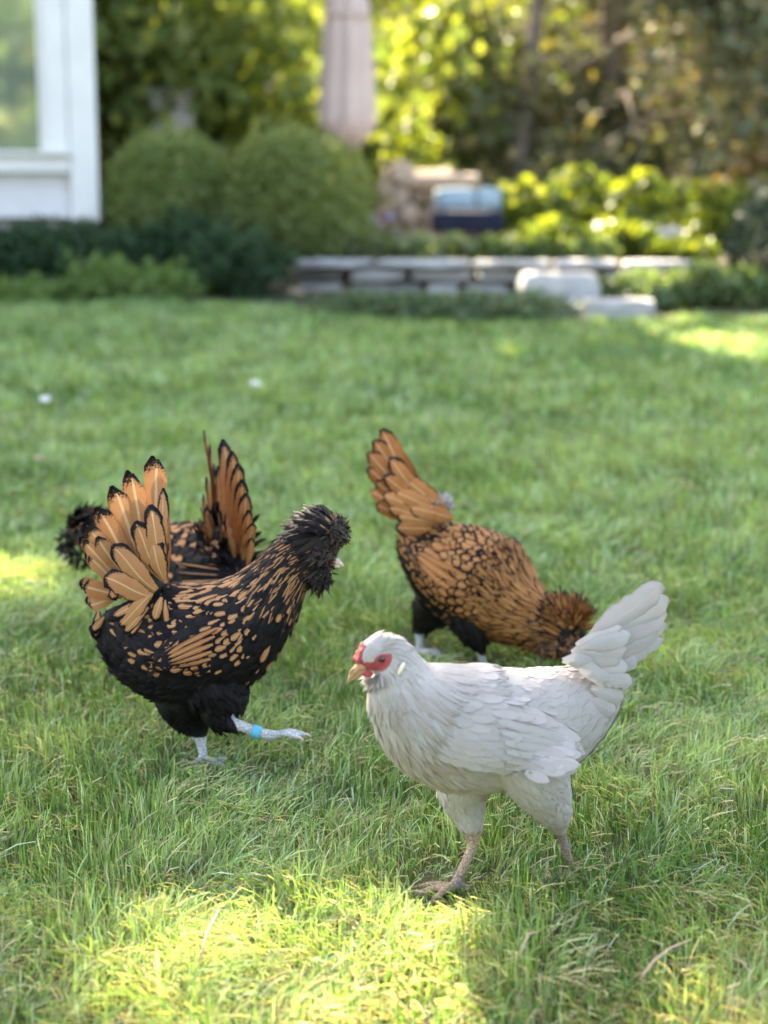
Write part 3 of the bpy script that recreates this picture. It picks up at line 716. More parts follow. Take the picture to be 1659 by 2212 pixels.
# sunlit shrubs on the right of the terrace
for i, (px, d, w, h, y, lab) in enumerate(((1150, 10.2, .30, .48, .55, 'yellow-green leafy shrub right of the bench'), (1260, 10.6, .30, .55, .25, 'green leafy shrub behind the yellow-green ones'), (1370, 10.2, .24, .52, .65, 'bright yellow shrub above the gravel'), (1470, 11.2, .34, .5, .30, 'loose green shrub behind the pale boulder'),
                                           (1555, 10.4, .24, .42, .60, 'yellow leafed shrub near the right edge'), (1640, 11.0, .30, .75, .15, 'tall tan-brown shrub at the right edge'), (870, 11.6, .50, .85, .50, 'lime shrub behind the firewood pile'), (1200, 9.5, .22, .22, .45, 'low yellow-green plant by the bench end'), (1330, 9.2, .26, .20, .65, 'low yellow plant spilling over the wall'), (1470, 9.0, .22, .10, .8, 'small yellow creeping plant on the wall end'))):
    q = P(px, 475, d); b = np.array([q[0], q[1], TZ])
    ca, cb_ = ((.07, .12, .03), (.13, .17, .04)) if 'tan-brown' not in lab else ((.16, .12, .06), (.26, .18, .10))
    shrub('leafy_shrub', b, [((0, 0, h*.55), (w, w*.8, h*.55)), ((w*.3, 0, h*.3), (w*.7, w*.6, h*.35))], 620, .11, ca, cb_, lab, group='leafy shrubs on the terrace', yellow=y*.7, shell=.25, aspect=.7)
# purple and pink flowers left of the bench
def flowers():
    q = P(820, 475, 9.4); b = np.array([q[0], q[1], TZ]); root = empty('flower_plant', b); tag(root, 'purple and pink flowering plant beside the firewood pile', 'plant')
    c = rng.normal(size=(120, 3))*np.array([.07, .06, .04])+np.array([0, 0, .12]); foliage('foliage', root, c, .06, tint(120, (.06, .11, .04), (.10, .15, .05)))
    for i in range(10):
        mb = MB(); mb.ellipsoid((rnd.uniform(-.08, .08), rnd.uniform(-.05, .05), rnd.uniform(.14, .26)), (.024, .024, .018), 9, 6)
        mb.build('bloom', M['violet'] if i % 2 else M['rose'], root)
M['violet'] = mat_plain('violet_petal', (.38, .30, .55), (.46, .38, .60), 40, .8, .3); M['rose'] = mat_plain('rose_petal', (.62, .38, .42), (.55, .32, .36), 40, .8, .3)
flowers()
# far neighbouring house between the trees
def far_house():
    q = P(930, 290, 19); base = np.array([q[0], q[1], float(gz(q[0], q[1]))]); root = empty('far_house', base, .2); tag(root, 'grey-blue roofed house glimpsed far behind the parasol', 'house')
    mb = MB(); mb.box((0, 0, .75), (3.2, 2.5, 1.5)); mb.build('wall', M['far_wall'], root, False)
    mb = MB(); mb.add([(-1.8, -1.5, 1.45), (1.8, -1.5, 1.45), (1.8, 0, 2.35), (-1.8, 0, 2.35), (-1.8, 1.5, 1.45), (1.8, 1.5, 1.45)], [(0, 1, 2, 3), (3, 2, 5, 4), (0, 3, 4), (1, 5, 2), (0, 4, 5, 1)]); mb.build('roof', M['far_roof'], root, False)
    for x in (-.9, 0, .9):
        mb = MB(); mb.box((x, -1.26, .9), (.5, .05, .7)); w_ = mb.build('window', M['white_paint'], root, False)
        mb = MB(); mb.box((x, -1.29, .9), (.40, .03, .6)); mb.build('pane', M['glass'], w_, False)
M['far_wall'] = mat_plain('grey_wall', (.30, .30, .29), (.36, .35, .34), 4, .9, .2); M['far_roof'] = mat_plain('blue_grey_roof', (.22, .25, .28), (.28, .31, .34), 6, .8, .3)
far_house()
q = P(1060, 240, 14.5); o = empty('garden_post', (q[0], q[1], float(gz(q[0], q[1])))); tag(o, 'pale post standing left of the slender tree trunk', 'post')
mb = MB(); hh = P(1060, 205, 14.5)[2]-o.location.z; mb.box((0, 0, hh/2), (.14, .14, hh)); mb.build('shaft', M['curtain'], o, False, .01); mb = MB(); mb.box((0, 0, hh+.02), (.2, .2, .04)); mb.build('cap', M['curtain'], o, False, .005)

def back_tree(x, y, h, r, lab, ya):
    base = np.array([x, y, float(gz(x, y))]); root = empty('garden_tree', base); tag(root, lab, 'tree', 'trees mirrored in the window')
    cen = []
    while len(cen) < 110:
        p = rng.uniform(-1, 1, 3)
        if np.linalg.norm(p) < 1: cen.append(base+np.array([0, 0, h*.6])+p*np.array([r, r, h*.42]))
    cen = np.array(cen); c = cluster(cen, 45, .4); n = len(c); cols = tint(n, (.07, .11, .03), (.13, .17, .04)); yy = rng.uniform(0, 1, n) < ya; cols[yy] = tint(int(yy.sum()), (.30, .26, .08), (.42, .38, .14))
    foliage('crown', root, c, .30, cols, inv=base, aspect=.8)
    trunk_mesh(base, base+np.array([0, 0, h*.8]), .16, .06, [(cen[i], rnd.uniform(.4, 1)) for i in range(0, 110, 9)], M['bark'], root)
back_tree(1.5, -11.0, 6.5, 2.4, 'green garden tree mirrored in the middle of the window', .10)
back_tree(5.0, -13.0, 8.0, 2.8, 'yellowing garden tree mirrored in the window', .5)
back_tree(-3.0, -14.0, 7.5, 2.6, 'tall green tree mirrored at the side of the window', .2)
# ================================================================== HENS
def spline(pts, n):
    """Catmull-Rom through the rows of pts (any number of columns)"""
    p = np.asarray(pts, float); k = len(p)
    seg = np.linalg.norm(np.diff(p[:, :3], axis=0), axis=1)+1e-6
    s = np.concatenate([[0], np.cumsum(seg)]); s /= s[-1]
    m = np.gradient(p, s, axis=0)
    tt = np.linspace(0, 1, n); out = []
    for t in tt:
        i = min(max(int(np.searchsorted(s, t))-1, 0), k-2)
        h = s[i+1]-s[i]; u = (t-s[i])/h
        out.append((2*u**3-3*u**2+1)*p[i] + (u**3-2*u**2+u)*h*m[i] + (-2*u**3+3*u**2)*p[i+1] + (u**3-u**2)*h*m[i+1])
    return np.array(out)
class Loft:
    """swept surface; stations (x, y, z, half height, half width), from tail to head or hip to foot"""
    def __init__(s, st, n=48):
        d = spline(st, n); s.n = n
        s.C = d[:, :3]; s.rz = np.maximum(d[:, 3], 0.0012); s.ry = np.maximum(d[:, 4], 0.0012)
        T = np.gradient(s.C, axis=0); s.T = T/(np.linalg.norm(T, axis=1)[:, None]+1e-9)
        Y = np.array([0, 1., 0]); S = Y - (s.T @ Y)[:, None]*s.T
        s.S = S/(np.linalg.norm(S, axis=1)[:, None]+1e-9); s.U = np.cross(s.T, s.S)
        seg = np.linalg.norm(np.diff(s.C, axis=0), axis=1)
        s.len = float(seg.sum()); s.cum = np.concatenate([[0], np.cumsum(seg)])/s.len
    def at(s, t, phi):
        f = np.interp(t, s.cum, np.arange(s.n)); i = min(int(f), s.n-2); u = f-i
        g = lambda a: a[i]*(1-u)+a[i+1]*u
        return g(s.C) + g(s.U)*(g(s.rz)*math.cos(phi)) + g(s.S)*(g(s.ry)*math.sin(phi))
    def radius(s, t): return float(np.interp(t, s.cum, s.rz)), float(np.interp(t, s.cum, s.ry))
    def frame(s, t, phi):
        e = 0.01
        p = s.at(t, phi)
        dt = s.at(min(t+e, 1), phi)-s.at(max(t-e, 0), phi)
        dp = s.at(t, phi+0.05)-s.at(t, phi-0.05)
        n = np.cross(dp, dt); n /= np.linalg.norm(n)+1e-12
        c = np.array([np.interp(t, s.cum, s.C[:, k]) for k in range(3)])
        if n @ (p-c) < 0: n = -n
        dt = dt/(np.linalg.norm(dt)+1e-12)
        return p, dt, n
    def grid(s, mb, nphi=24):
        vs_ = [s.C[i] + s.U[i]*s.rz[i]*math.cos(2*math.pi*k/nphi) + s.S[i]*s.ry[i]*math.sin(2*math.pi*k/nphi)
               for i in range(s.n) for k in range(nphi)]
        fs_ = [(i*nphi+k, i*nphi+(k+1) % nphi, (i+1)*nphi+(k+1) % nphi, (i+1)*nphi+k) for i in range(s.n-1) for k in range(nphi)]
        fs_ += [tuple(range(nphi))[::-1], tuple(range((s.n-1)*nphi, s.n*nphi))]
        mb.add(vs_, fs_)

VROW = np.array([0, .2, .42, .64, .84, 1.0])
SHAPE = {'round': np.array([.35, .75, .98, 1.0, .80, .20]), 'point': np.array([.45, .9, 1.0, .80, .42, .04]),
         'soft': np.array([.40, .85, 1.0, .95, .66, .14]), 'square': np.array([.5, .85, 1.0, 1.0, .95, .45])}
class Feathers:
    def __init__(s): s.r = []
    def add(s, b, d, n, L, W, shape='round', lift=.12, curl=-.05, col=(0.4, .5, 0), camber=.12):
        s.r.append((*b, *d, *n, L, W, lift, curl, camber, *col, *SHAPE[shape]))
    def build(s, name, mat, parent):
        a = np.array(s.r, float); k = len(a)
        b = a[:, 0:3]; d = a[:, 3:6]; n = a[:, 6:9]
        d = d/np.linalg.norm(d, axis=1)[:, None]
        n = n-(np.sum(n*d, 1))[:, None]*d; n /= np.linalg.norm(n, axis=1)[:, None]+1e-9
        sd = np.cross(d, n)
        L, W, lift, curl, camb = (a[:, i][:, None, None, None] for i in range(9, 14))
        col = a[:, 14:17]; w = a[:, 17:23]
        v = VROW[None, :, None, None]; u = np.array([-1., 0, 1.])[None, None, :, None]
        e = lambda x: x[:, None, None, :]
        pos = e(b) + e(d)*(L*v) + e(n)*(lift*L*v + curl*L*v*v - camb*W*u*u) + e(sd)*(W*.5*w[:, :, None, None]*u)
        nr = 6
        V = pos.reshape(-1, 3)
        uv = np.zeros((k, nr, 3, 2)); uv[..., 0] = np.array([0, .5, 1.])[None, None, :]; uv[..., 1] = VROW[None, :, None]
        C = np.broadcast_to(col[:, None, None, :], (k, nr, 3, 3)).reshape(-1, 3)
        q1 = np.array([[r*3+c, r*3+c+1, (r+1)*3+c+1, (r+1)*3+c] for r in range(nr-1) for c in range(2)])
        Q = (q1[None]+(np.arange(k)*nr*3)[:, None, None]).reshape(-1, 4)
        o = link(name, fast_mesh(name, V, Q, uv.reshape(-1, 2), C), mat, parent); o['kind'] = 'stuff'
        return o

def inpoly(x, z, poly):
    c = False; j = len(poly)-1
    for i in range(len(poly)):
        if (poly[i][1] > z) != (poly[j][1] > z) and x < (poly[j][0]-poly[i][0])*(z-poly[i][1])/(poly[j][1]-poly[i][1]+1e-12)+poly[i][0]: c = not c
        j = i
    return c

class Bird:
    def __init__(s, name, foot_px, heading, label, near):
        s.R = G(*foot_px); s.A = math.radians(heading)
        s.h = np.array([math.cos(s.A), math.sin(s.A), 0]); s.l = np.array([-math.sin(s.A), math.cos(s.A), 0])
        s.root = empty(name, s.R, s.A); tag(s.root, label, 'hen', 'hens on the lawn')
        s.s = FPX/float((s.R-CAM_O) @ FWD)          # picture units per metre at the bird
        s.near = near                                # +1: its left side faces the camera
        s.lofts = []; s.legzones = []
    def L(s, px, py, yl=0.0):
        d = ray(px, py); t = (yl-(CAM_O-s.R) @ s.l)/(d @ s.l)
        X = CAM_O+d*t-s.R
        return np.array([X @ s.h, yl, X[2]])
    def loc(s, w):
        X = np.asarray(w)-s.R; return np.array([X @ s.h, X @ s.l, X[2]])
    def trunk(s, st):
        rows = []
        for px, py, r, k in st:
            q = s.L(px, py); rows.append((q[0], 0, q[2], r/s.s, r/s.s*k))
        s.body_loft = Loft(rows, 56); s.lofts.append(s.body_loft)
    def limb(s, st):
        """thigh and shank: (px, py, r, side offset)"""
        rows = []
        for px, py, r, yl in st:
            q = s.L(px, py, yl); rows.append((q[0], q[1], q[2], r/s.s, r/s.s))
        return Loft(rows, 30)
    def foot(s, at, yaw=0.0, pitch=0.0, size=1.0, spread=.55):
        out = []; claws = []
        for a, ln, r in ((yaw, .062, .0056), (yaw+spread, .052, .005), (yaw-spread, .052, .005), (yaw+math.pi-.25, .024, .0045)):
            d = np.array([math.cos(a), math.sin(a), 0])
            ln *= size
            up = math.sin(pitch)*ln if abs(a-yaw) < 1 else 0
            p0 = np.array(at); p1 = p0+d*ln*.5+np.array([0, 0, .004+up*.5]); p2 = p0+d*ln+np.array([0, 0, -.003+up])
            out.append(Loft([(*p0, r*1.25, r*1.25), (*p1, r, r*1.05), (*(p1*.35+p2*.65), r*1.0, r*1.0), (*p2, r*.62, r*.62)], 12))
            claws.append((p2-d*.004, d))
        return out, claws
    def body(s, mats, skin_of, voxel=.0027):
        mb = MB()
        for lf in s.lofts: lf.grid(mb, 24 if lf is s.body_loft else 14)
        tmp = bpy.data.objects.new('tmp', mb.mesh('tmp')); COL.objects.link(tmp)
        m = tmp.modifiers.new('r', 'REMESH'); m.mode = 'VOXEL'; m.voxel_size = voxel
        m2 = tmp.modifiers.new('s', 'SMOOTH'); m2.factor = .5; m2.iterations = 4
        dg = bpy.context.evaluated_depsgraph_get()
        me = bpy.data.meshes.new_from_object(tmp.evaluated_get(dg))
        bpy.data.objects.remove(tmp, do_unlink=True)
        me.name = 'body'
        k = len(me.polygons); c = np.zeros(k*3, np.float32); me.polygons.foreach_get('center', c); c = c.reshape(-1, 3)
        me.polygons.foreach_set('material_index', np.array([skin_of(p) for p in c], np.int32))
        me.polygons.foreach_set('use_smooth', np.ones(k, bool))
        s.bobj = link('body', me, mats, s.root)
        vv = np.zeros(len(me.vertices)*3, np.float32); me.vertices.foreach_get('co', vv)
        s.bvh = BVHTree.FromPolygons([Vector(p) for p in vv.reshape(-1, 3)], [tuple(p.vertices) for p in me.polygons])
        return s.bobj
    def side_y(s, x, z, sg, default=.04):
        h = s.bvh.ray_cast(Vector((x, sg*.4, z)), Vector((0, -sg, 0)))
        return h[0].y if h[0] is not None else sg*default
    def cover(s, F, lf, t0, t1, f0, f1, dl, dw, L, W, shape, col, lift=.13, curl=-.06, sweep=None, skip=None, jit=.10, out=.0, sides=(1, -1), camber=.12):
        t = t0; row = 0
        while t <= t1:
            rz, ry = lf.radius(t); rr = math.sqrt((rz*rz+ry*ry)/2)
            step = max(dw/max(rr, .004), .05)
            for sg in sides:
                phi = f0 + (row % 2)*step*.5
                while phi <= f1:
                    ph = sg*(phi + rnd.uniform(-.25, .25)*step); tt = min(max(t + rnd.uniform(-.3, .3)*dl/lf.len, .005), .995)
                    p, T, n = lf.frame(tt, ph)
                    if skip is None or not skip(p, tt, abs(ph)):
                        d = -T
                        ang = rnd.gauss(0, jit)
                        if sweep: ang += sg*sweep(tt, abs(ph))
                        sd = np.cross(n, d); d = d*math.cos(ang)+sd*math.sin(ang)
                        c = col(tt, abs(ph))
                        if c is not None:
                            k = rnd.uniform(.85, 1.18)
                            LL = (L(tt, abs(ph)) if callable(L) else L)*k; WW = (W(tt, abs(ph)) if callable(W) else W)*rnd.uniform(.9, 1.12)
                            F.add(p+n*out, d, n, LL, WW, shape, lift*rnd.uniform(.6, 1.4), curl, c, camber)
                    phi += step
            t += dl/lf.len; row += 1
    def quill(s, name, parent, b, t, w, yb, yt, mat, col, bend=0.0, shape='blunt', nhint=None, tilt=0.0, rows=13, arch=.06, uw=.5):
        """one large feather, base and tip given in the picture at side offsets yb and yt"""
        B = s.L(*b, yb); T_ = s.L(*t, yt); bend += rnd.uniform(-.04, .04); arch += rnd.uniform(-.01, .03)
        d = T_-B; Ln = np.linalg.norm(d); d /= Ln
        n = np.array([0, float(s.near), 0]) if nhint is None else np.asarray(nhint, float)
        n = n-(n @ d)*d; n /= np.linalg.norm(n)
        sd = np.cross(d, n)
        n, sd = n*math.cos(tilt)+sd*math.sin(tilt), sd*math.cos(tilt)-n*math.sin(tilt)
        W = w/s.s
        vs_ = []; uv = []; cols = 5
        for i in range(rows):
            v = i/(rows-1)
            if shape == 'blunt': wf = min(1, .30+1.9*v)*(1 if v < .80 else math.sqrt(max(0, 1-((v-.80)/.203)**2)))
            elif shape == 'oval': wf = max(.05, math.sin(math.pi*(.12+.88*v)**.8)**.7)
            else: wf = min(1, .35+2.2*v)*max(.02, (1-v**3))
            wf = max(wf, .10)
            c = B + d*Ln*v + sd*bend*Ln*(math.sin(math.pi*v*.5)**2-v) + n*arch*Ln*math.sin(math.pi*v)
            for j in range(cols):
                u = -1+2*j/(cols-1)
                rag = 1+.05*math.sin(i*2.3+j*1.7+b[0])+(rnd.uniform(-.13, .06) if v > .45 else 0)
                vs_.append(c + sd*W*.5*wf*u*rag - n*W*.10*u*u); uv.append((.5+u*uw, v))
        q = [(i*cols+j, i*cols+j+1, (i+1)*cols+j+1, (i+1)*cols+j) for i in range(rows-1) for j in range(cols-1)]
        C = np.tile(np.array(col, float), (len(vs_), 1))
        return link(name, fast_mesh(name, vs_, q, uv, C), mat, parent)
    def wing(s, top, bot, mat, colf, body_mat, quillcol, qmat, bulge=.016, nq=7, covL=.032, covW=.021, sides=(1, -1), qw=24, clift=.07, ccam=.05, cstep=.5, cshape='round'):
        """folded wing: top and bottom outline in the picture, front to back, laid on the flank"""
        tp = spline([[*s.L(*p, s.near*.055)] for p in top], 40); bt = spline([[*s.L(*p, s.near*.085)] for p in bot], 40)
        def surf(a, b, sg):
            f = a*39; i = min(int(f), 38); u = f-i
            T_ = tp[i]*(1-u)+tp[i+1]*u; B_ = bt[i]*(1-u)+bt[i+1]*u
            q = B_*(1-b)+T_*b
            hz = s.bvh.ray_cast(Vector((q[0], 0, 1)), Vector((0, 0, -1)))
            if hz[0] is not None: q[2] = min(q[2], hz[0].z-.028)
            y = s.side_y(q[0], q[2], sg)
            ea = min(a/.45, 1); ea = ea*ea*(3-2*ea)
            e = -.004+(bulge+.004)*ea*(max(0, math.sin(math.pi*min(max(.10+.84*a, 0), 1)))**.5)*(1-1.45*b**2)*(.75+.25*min(1, b*6))
            return np.array([q[0], y+sg*e, q[2]])
        for sg in sides:
            na, nb = 22, 10
            vs_ = np.array([surf(i/(na-1), j/(nb-1), sg) for i in range(na) for j in range(nb)]).reshape(na, nb, 3)
            for _ in range(2):                       # even out the flank
                vs_[1:-1, 1:-1, 1] = (vs_[:-2, 1:-1, 1]+vs_[2:, 1:-1, 1]+vs_[1:-1, :-2, 1]+vs_[1:-1, 2:, 1]+2*vs_[1:-1, 1:-1, 1])/6
            def srf(a, b):
                fa = min(max(a, 0), .9999)*(na-1); fb = min(max(b, 0), .9999)*(nb-1); i = int(fa); j = int(fb); u = fa-i; w = fb-j
                return (vs_[i, j]*(1-u)*(1-w)+vs_[i+1, j]*u*(1-w)+vs_[i, j+1]*(1-u)*w+vs_[i+1, j+1]*u*w)
            inner = vs_.copy(); inner[..., 1] -= sg*.012
            V = np.concatenate([vs_.reshape(-1, 3), inner.reshape(-1, 3)]); o_ = na*nb
            Q = [(i*nb+j, i*nb+j+1, (i+1)*nb+j+1, (i+1)*nb+j) for i in range(na-1) for j in range(nb-1)]
            Q += [tuple(o_+k for k in q[::-1]) for q in Q]
            for i in range(na-1):
                for j in (0, nb-1): Q.append((i*nb+j, (i+1)*nb+j, o_+(i+1)*nb+j, o_+i*nb+j))
            w_ = link('wing', fast_mesh('wing', V, Q), body_mat, s.root)
            F = Feathers()
            Lw = np.linalg.norm(srf(1, .5)-srf(0, .5)); Hw = np.linalg.norm(srf(.4, 1)-srf(.4, 0))
            a = -.04; row = 0
            while a < .94:
                k = .85+.40*max(a, 0)
                nbk = max(4, int(Hw/(covW*k*.72)))
                for j in range(nbk+1):
                    b = (j+.5*(row % 2))/nbk
                    if b > 1.02: continue
                    p = srf(a, b); d = srf(a+.05, b-.006)-srf(max(a, 0)-.02 if a > .02 else 0, b)
                    d = d/(np.linalg.norm(d)+1e-9)
                    dn = srf(a, min(b+.1, 1))-srf(a, max(b-.1, 0)); n = np.cross(d, dn); n = n/(np.linalg.norm(n)+1e-9)
                    if n[1]*sg < 0: n = -n
                    c = colf(a, b)
                    if c is not None:
                        d2 = d+np.array([0, 0, rnd.gauss(0, .10)])
                        F.add(p+n*.001, d2, n, covL*k*rnd.uniform(.9, 1.2), covW*k*rnd.uniform(.9, 1.1), cshape, clift*rnd.uniform(.5, 1.5), -.05, c, ccam)
                row += 1; a += covL*k*cstep/Lw
            F.build('covert_feathers', mat, w_)
            # flight feathers lie along the lower rear edge
            for i in range(nq):
                b = .02+.50*i/max(nq-1, 1)
                a0, a1 = .50-.03*i, .95-.012*i
                B = srf(a0, b); T_ = srf(min(a1, 1), max(b-.05, 0))+(srf(1, b)-srf(.95, b))*(a1-.93)*4
                d = T_-B; Ln = np.linalg.norm(d); d /= Ln
                n = np.array([0, sg*1., .25]); n -= (n @ d)*d; n /= np.linalg.norm(n); sd = np.cross(d, n)
                V2 = []; uv = []
                for r in range(9):
                    v = r/8; wf = min(1, .5+2*v)*(1 if v < .8 else math.sqrt(max(.02, 1-((v-.8)/.204)**2)))
                    c = srf(a0+(min(a1, 1)-a0)*v, max(b-.05*v, 0)) if v < .9 else B+d*Ln*v
                    c = (c*.5+(B+d*Ln*v)*.5)+n*(.0035+.0012*i)
                    for u in (-1, 0, 1): V2.append(c+sd*(qw/s.s*.5*wf*u)-n*.0008*u*u); uv.append(((u+1)/2, v))
                Q2 = [(r*3+j, r*3+j+1, (r+1)*3+j+1, (r+1)*3+j) for r in range(8) for j in range(2)]
                link('flight_feather', fast_mesh('flight_feather', V2, Q2, uv, np.tile(np.array(quillcol(i), float), (len(V2), 1))), qmat, w_)
    def beak(s, up, low, m_up, m_low):
        for nm, st, m in (('upper_beak', up, m_up), ('lower_beak', low, m_low)):
            mb = MB(); rows = []
            for px, py, r in st:
                q = s.L(px, py); rows.append((q[0], 0, q[2], r/s.s, r/s.s*.78))
            Loft(rows, 14).grid(mb, 12); mb.build(nm, m, s.root)
    def eye(s, px, py, r, lid, iris='eye'):
        q = s.L(px, py)
        for sg in (1, -1):
            y = s.side_y(q[0], q[2], sg, .014)
            c = np.array([q[0], y-sg*r*.35, q[2]])
            mb = MB(); mb.ellipsoid(c, (r, r*.8, r), 14, 10); e = mb.build('eye', M[iris], s.root)
            mb = MB(); mb.ellipsoid(c+np.array([0, sg*r*.62, 0]), (r*.62, r*.28, r*.62), 12, 8); mb.build('pupil', M['pupil'], e)
            if lid:
                mb = MB()
                pts = [c+np.array([r*1.18*math.cos(a), sg*r*.42, r*.92*math.sin(a)]) for a in np.linspace(0, 2*math.pi, 19)]
                mb.tube(pts, r*.22, 6, False); mb.build('eyelid', lid, e)
    def claws(s, lst, mat):
        for p, d in lst:
            mb = MB(); mb.tube([p, p+d*.006+np.array([0, 0, .001]), p+d*.013-np.array([0, 0, .003])], [.0030, .0022, .0005], 7); mb.build('claw', mat, s.root)

def U(a, b): return rnd.uniform(a, b)

# ------------------------------------------------------------------ white hen (nearest)
def white_hen():
    s = Bird('hen', (1090, 1906), 205, 'white hen with red face walking left, nearest the camera', 1)
    def cf(cx, cy): return (730+cx*.16, 1327+cy*.16)          # head close-up to picture
    def ct(cx, cy): return (1061.8+cx*.24, 1227.7+cy*.24)     # tail close-up to picture
    s.trunk([(1345, 1425, 12, .7), (1318, 1455, 46, .62), (1270, 1505, 86, .66), (1205, 1548, 114, .72), (1125, 1572, 128, .78), (1035, 1575, 134, .80),
             (955, 1558, 128, .80), (900, 1522, 106, .80), (868, 1484, 80, .78), (852, 1450, 62, .72), (836, 1422, 51, .68), (816, 1412, 44, .64),
             (799, 1419, 34, .60), (785, 1429, 24, .58), (777, 1435, 11, .6)])
    near = s.limb([(1130, 1630, 78, .045), (1165, 1690, 66, .055), (1192, 1742, 44, .055), (1206, 1780, 24, .042), (1211, 1800, 13, .036), (1219, 1826, 10.5, .030), (1229, 1860, 10, .024), (1235, 1884, 11, .018)])
    far = s.limb([(1010, 1655, 72, -.040), (1002, 1712, 56, -.045), (1012, 1762, 36, -.040), (1020, 1800, 22, -.034), (1021, 1822, 13.5, -.030), (1008, 1858, 11, -.022), (990, 1895, 11, -.016), (981, 1916, 12.5, -.012)])
    s.lofts += [near, far]
    f1, c1 = s.foot(near.C[-1]+np.array([0, 0, -.002]), .15, size=.95); f2, c2 = s.foot(far.C[-1]+np.array([0, 0, -.002]), -.1)
    s.lofts += f1+f2
    red = [s.L(*cf(*p)) for p in ((165, 690), (230, 610), (270, 580), (330, 630), (425, 610), (470, 520), (555, 480), (635, 485), (645, 540), (605, 640), (540, 715), (440, 755), (330, 770), (240, 765))]
    red = [(p[0], p[2]) for p in red]
    hx = s.L(870, 1420)[0]; hockz = s.L(1020, 1812)[2]
    def skin(p):
        if p[0] > hx and inpoly(p[0], p[2], red): return 1
        if p[2] < hockz+.004: return 2
        return 0
    s.body([M['white_skin'], M['red_skin'], M['tan_leg']], skin)
    s.claws(c1+c2, M['horn_dark'])
    BL = s.body_loft
    def skip(p, t, ph): return t > .955 or (p[0] > hx and inpoly(p[0], p[2], red))
    # body scales
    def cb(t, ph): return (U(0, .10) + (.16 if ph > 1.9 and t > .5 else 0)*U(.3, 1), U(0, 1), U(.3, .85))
    F = Feathers()
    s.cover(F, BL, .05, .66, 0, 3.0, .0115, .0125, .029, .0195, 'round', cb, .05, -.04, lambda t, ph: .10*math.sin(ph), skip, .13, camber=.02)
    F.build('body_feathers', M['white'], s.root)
    F = Feathers()
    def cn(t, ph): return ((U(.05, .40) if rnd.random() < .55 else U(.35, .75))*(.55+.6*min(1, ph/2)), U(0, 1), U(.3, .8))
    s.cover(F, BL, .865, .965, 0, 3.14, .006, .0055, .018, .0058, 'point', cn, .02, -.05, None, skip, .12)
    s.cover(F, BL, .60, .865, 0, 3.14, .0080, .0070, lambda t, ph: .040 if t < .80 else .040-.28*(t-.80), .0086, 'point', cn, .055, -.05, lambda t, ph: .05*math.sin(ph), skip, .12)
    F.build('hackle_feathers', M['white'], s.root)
    F = Feathers()
    for lf in (near, far):
        s.cover(F, lf, .0, .50, 0, 3.14, .009, .009, lambda t, ph: .026-.022*t, .012, 'point', lambda t, ph: (U(0, .34), U(0, 1), U(.1, .6)), .05, -.05, None, lambda p, t, ph: p[2] < hockz+.004, .25)
    # thigh feathers run downwards: reverse their direction
    for i, r in enumerate(F.r):
        r = list(r); r[3:6] = [-v for v in r[3:6]]; F.r[i] = tuple(r)
    F.build('thigh_feathers', M['white'], s.root)
    s.wing([(950, 1490), (1010, 1462), (1090, 1462), (1160, 1482), (1225, 1530), (1262, 1610)],
           [(948, 1590), (975, 1640), (1040, 1660), (1120, 1662), (1200, 1655), (1258, 1640)],
           M['white'], lambda a, b: (U(0, .24), U(0, 1), U(.35, .9)), M['white_skin'], lambda i: (U(0, .1), U(0, 1), .5), M['white'], .024, 6, .034, .0140, qw=17, clift=.03, ccam=.012, cstep=.30, cshape='soft')
    tail = MB(); tail.ellipsoid(s.L(1300, 1462), (.035, .028, .03)); tail = tail.build('tail', M['white_skin'], s.root)
    W = lambda: (U(.06, .20), U(0, 1), .45)
    main = [((880, 650), (1540, 150), 205, .034), ((900, 690), (1592, 270), 200, .028), ((930, 740), (1575, 400), 170, .023), ((960, 780), (1575, 500), 130, .018), ((980, 830), (1505, 560), 150, .021),
            ((1000, 850), (1552, 640), 100, .012), ((1000, 890), (1420, 725), 130, .016), ((1000, 930), (1320, 830), 120, .020)]
    for i, (b, t, w, y) in enumerate(main):
        for sg in (1, -1):
            s.quill('tail_feather', tail, ct(*b), ct(*t), w*.24*1.25, .012*sg, y*sg, M['white'], W(), .10, 'blunt', (0, sg, .15), .05*sg, arch=.015)
    cov = [((760, 690), (1175, 530), 80, .042, .25), ((800, 720), (1258, 600), 120, .044, .12), ((780, 760), (1218, 735), 135, .044, .10), ((720, 760), (1020, 690), 110, .040, .12),
           ((850, 900), (1232, 900), 140, .040, .06), ((930, 960), (1270, 1040), 120, .040, -.05), ((700, 840), (1075, 1000), 130, .046, .30), ((900, 1080), (1192, 1170), 130, .040, -.05),
           ((860, 1180), (1120, 1300), 120, .042, -.05), ((640, 830), (960, 830), 110, .046, .12), ((820, 1240), (1050, 1390), 110, .042, -.05), ((880, 820), (1180, 800), 120, .043, .08)]
    for b, t, w, y, bd in cov:
        for sg in (1, -1):
            s.quill('tail_covert', tail, ct(*b), ct(*t), w*.24*1.25, y*sg, (y-.006)*sg, M['white'], W(), bd, 'blunt', (0, sg, .2), .06*sg, arch=.04)
    # head
    s.beak([(787, 1437, 11), (774, 1443, 9.2), (763, 1453, 6.2), (755, 1465, 3.6), (751, 1474, 1.2)], [(790, 1448, 7), (777, 1454, 5.2), (766, 1463, 3.4), (758, 1469, 1.3)], M['horn'], M['horn'])
    mb = MB(); q0 = s.L(762, 1447)
    mb.ellipsoid(s.L(760, 1450), (9/s.s, 4/s.s, 3.6/s.s), rot=Matrix.Rotation(math.radians(55), 3, 'Y')); mb.build('beak_ridge', M['horn_dark'], s.root)
    s.eye(813, 1417, 9.5/s.s, M['red_skin'])
    mb = MB()
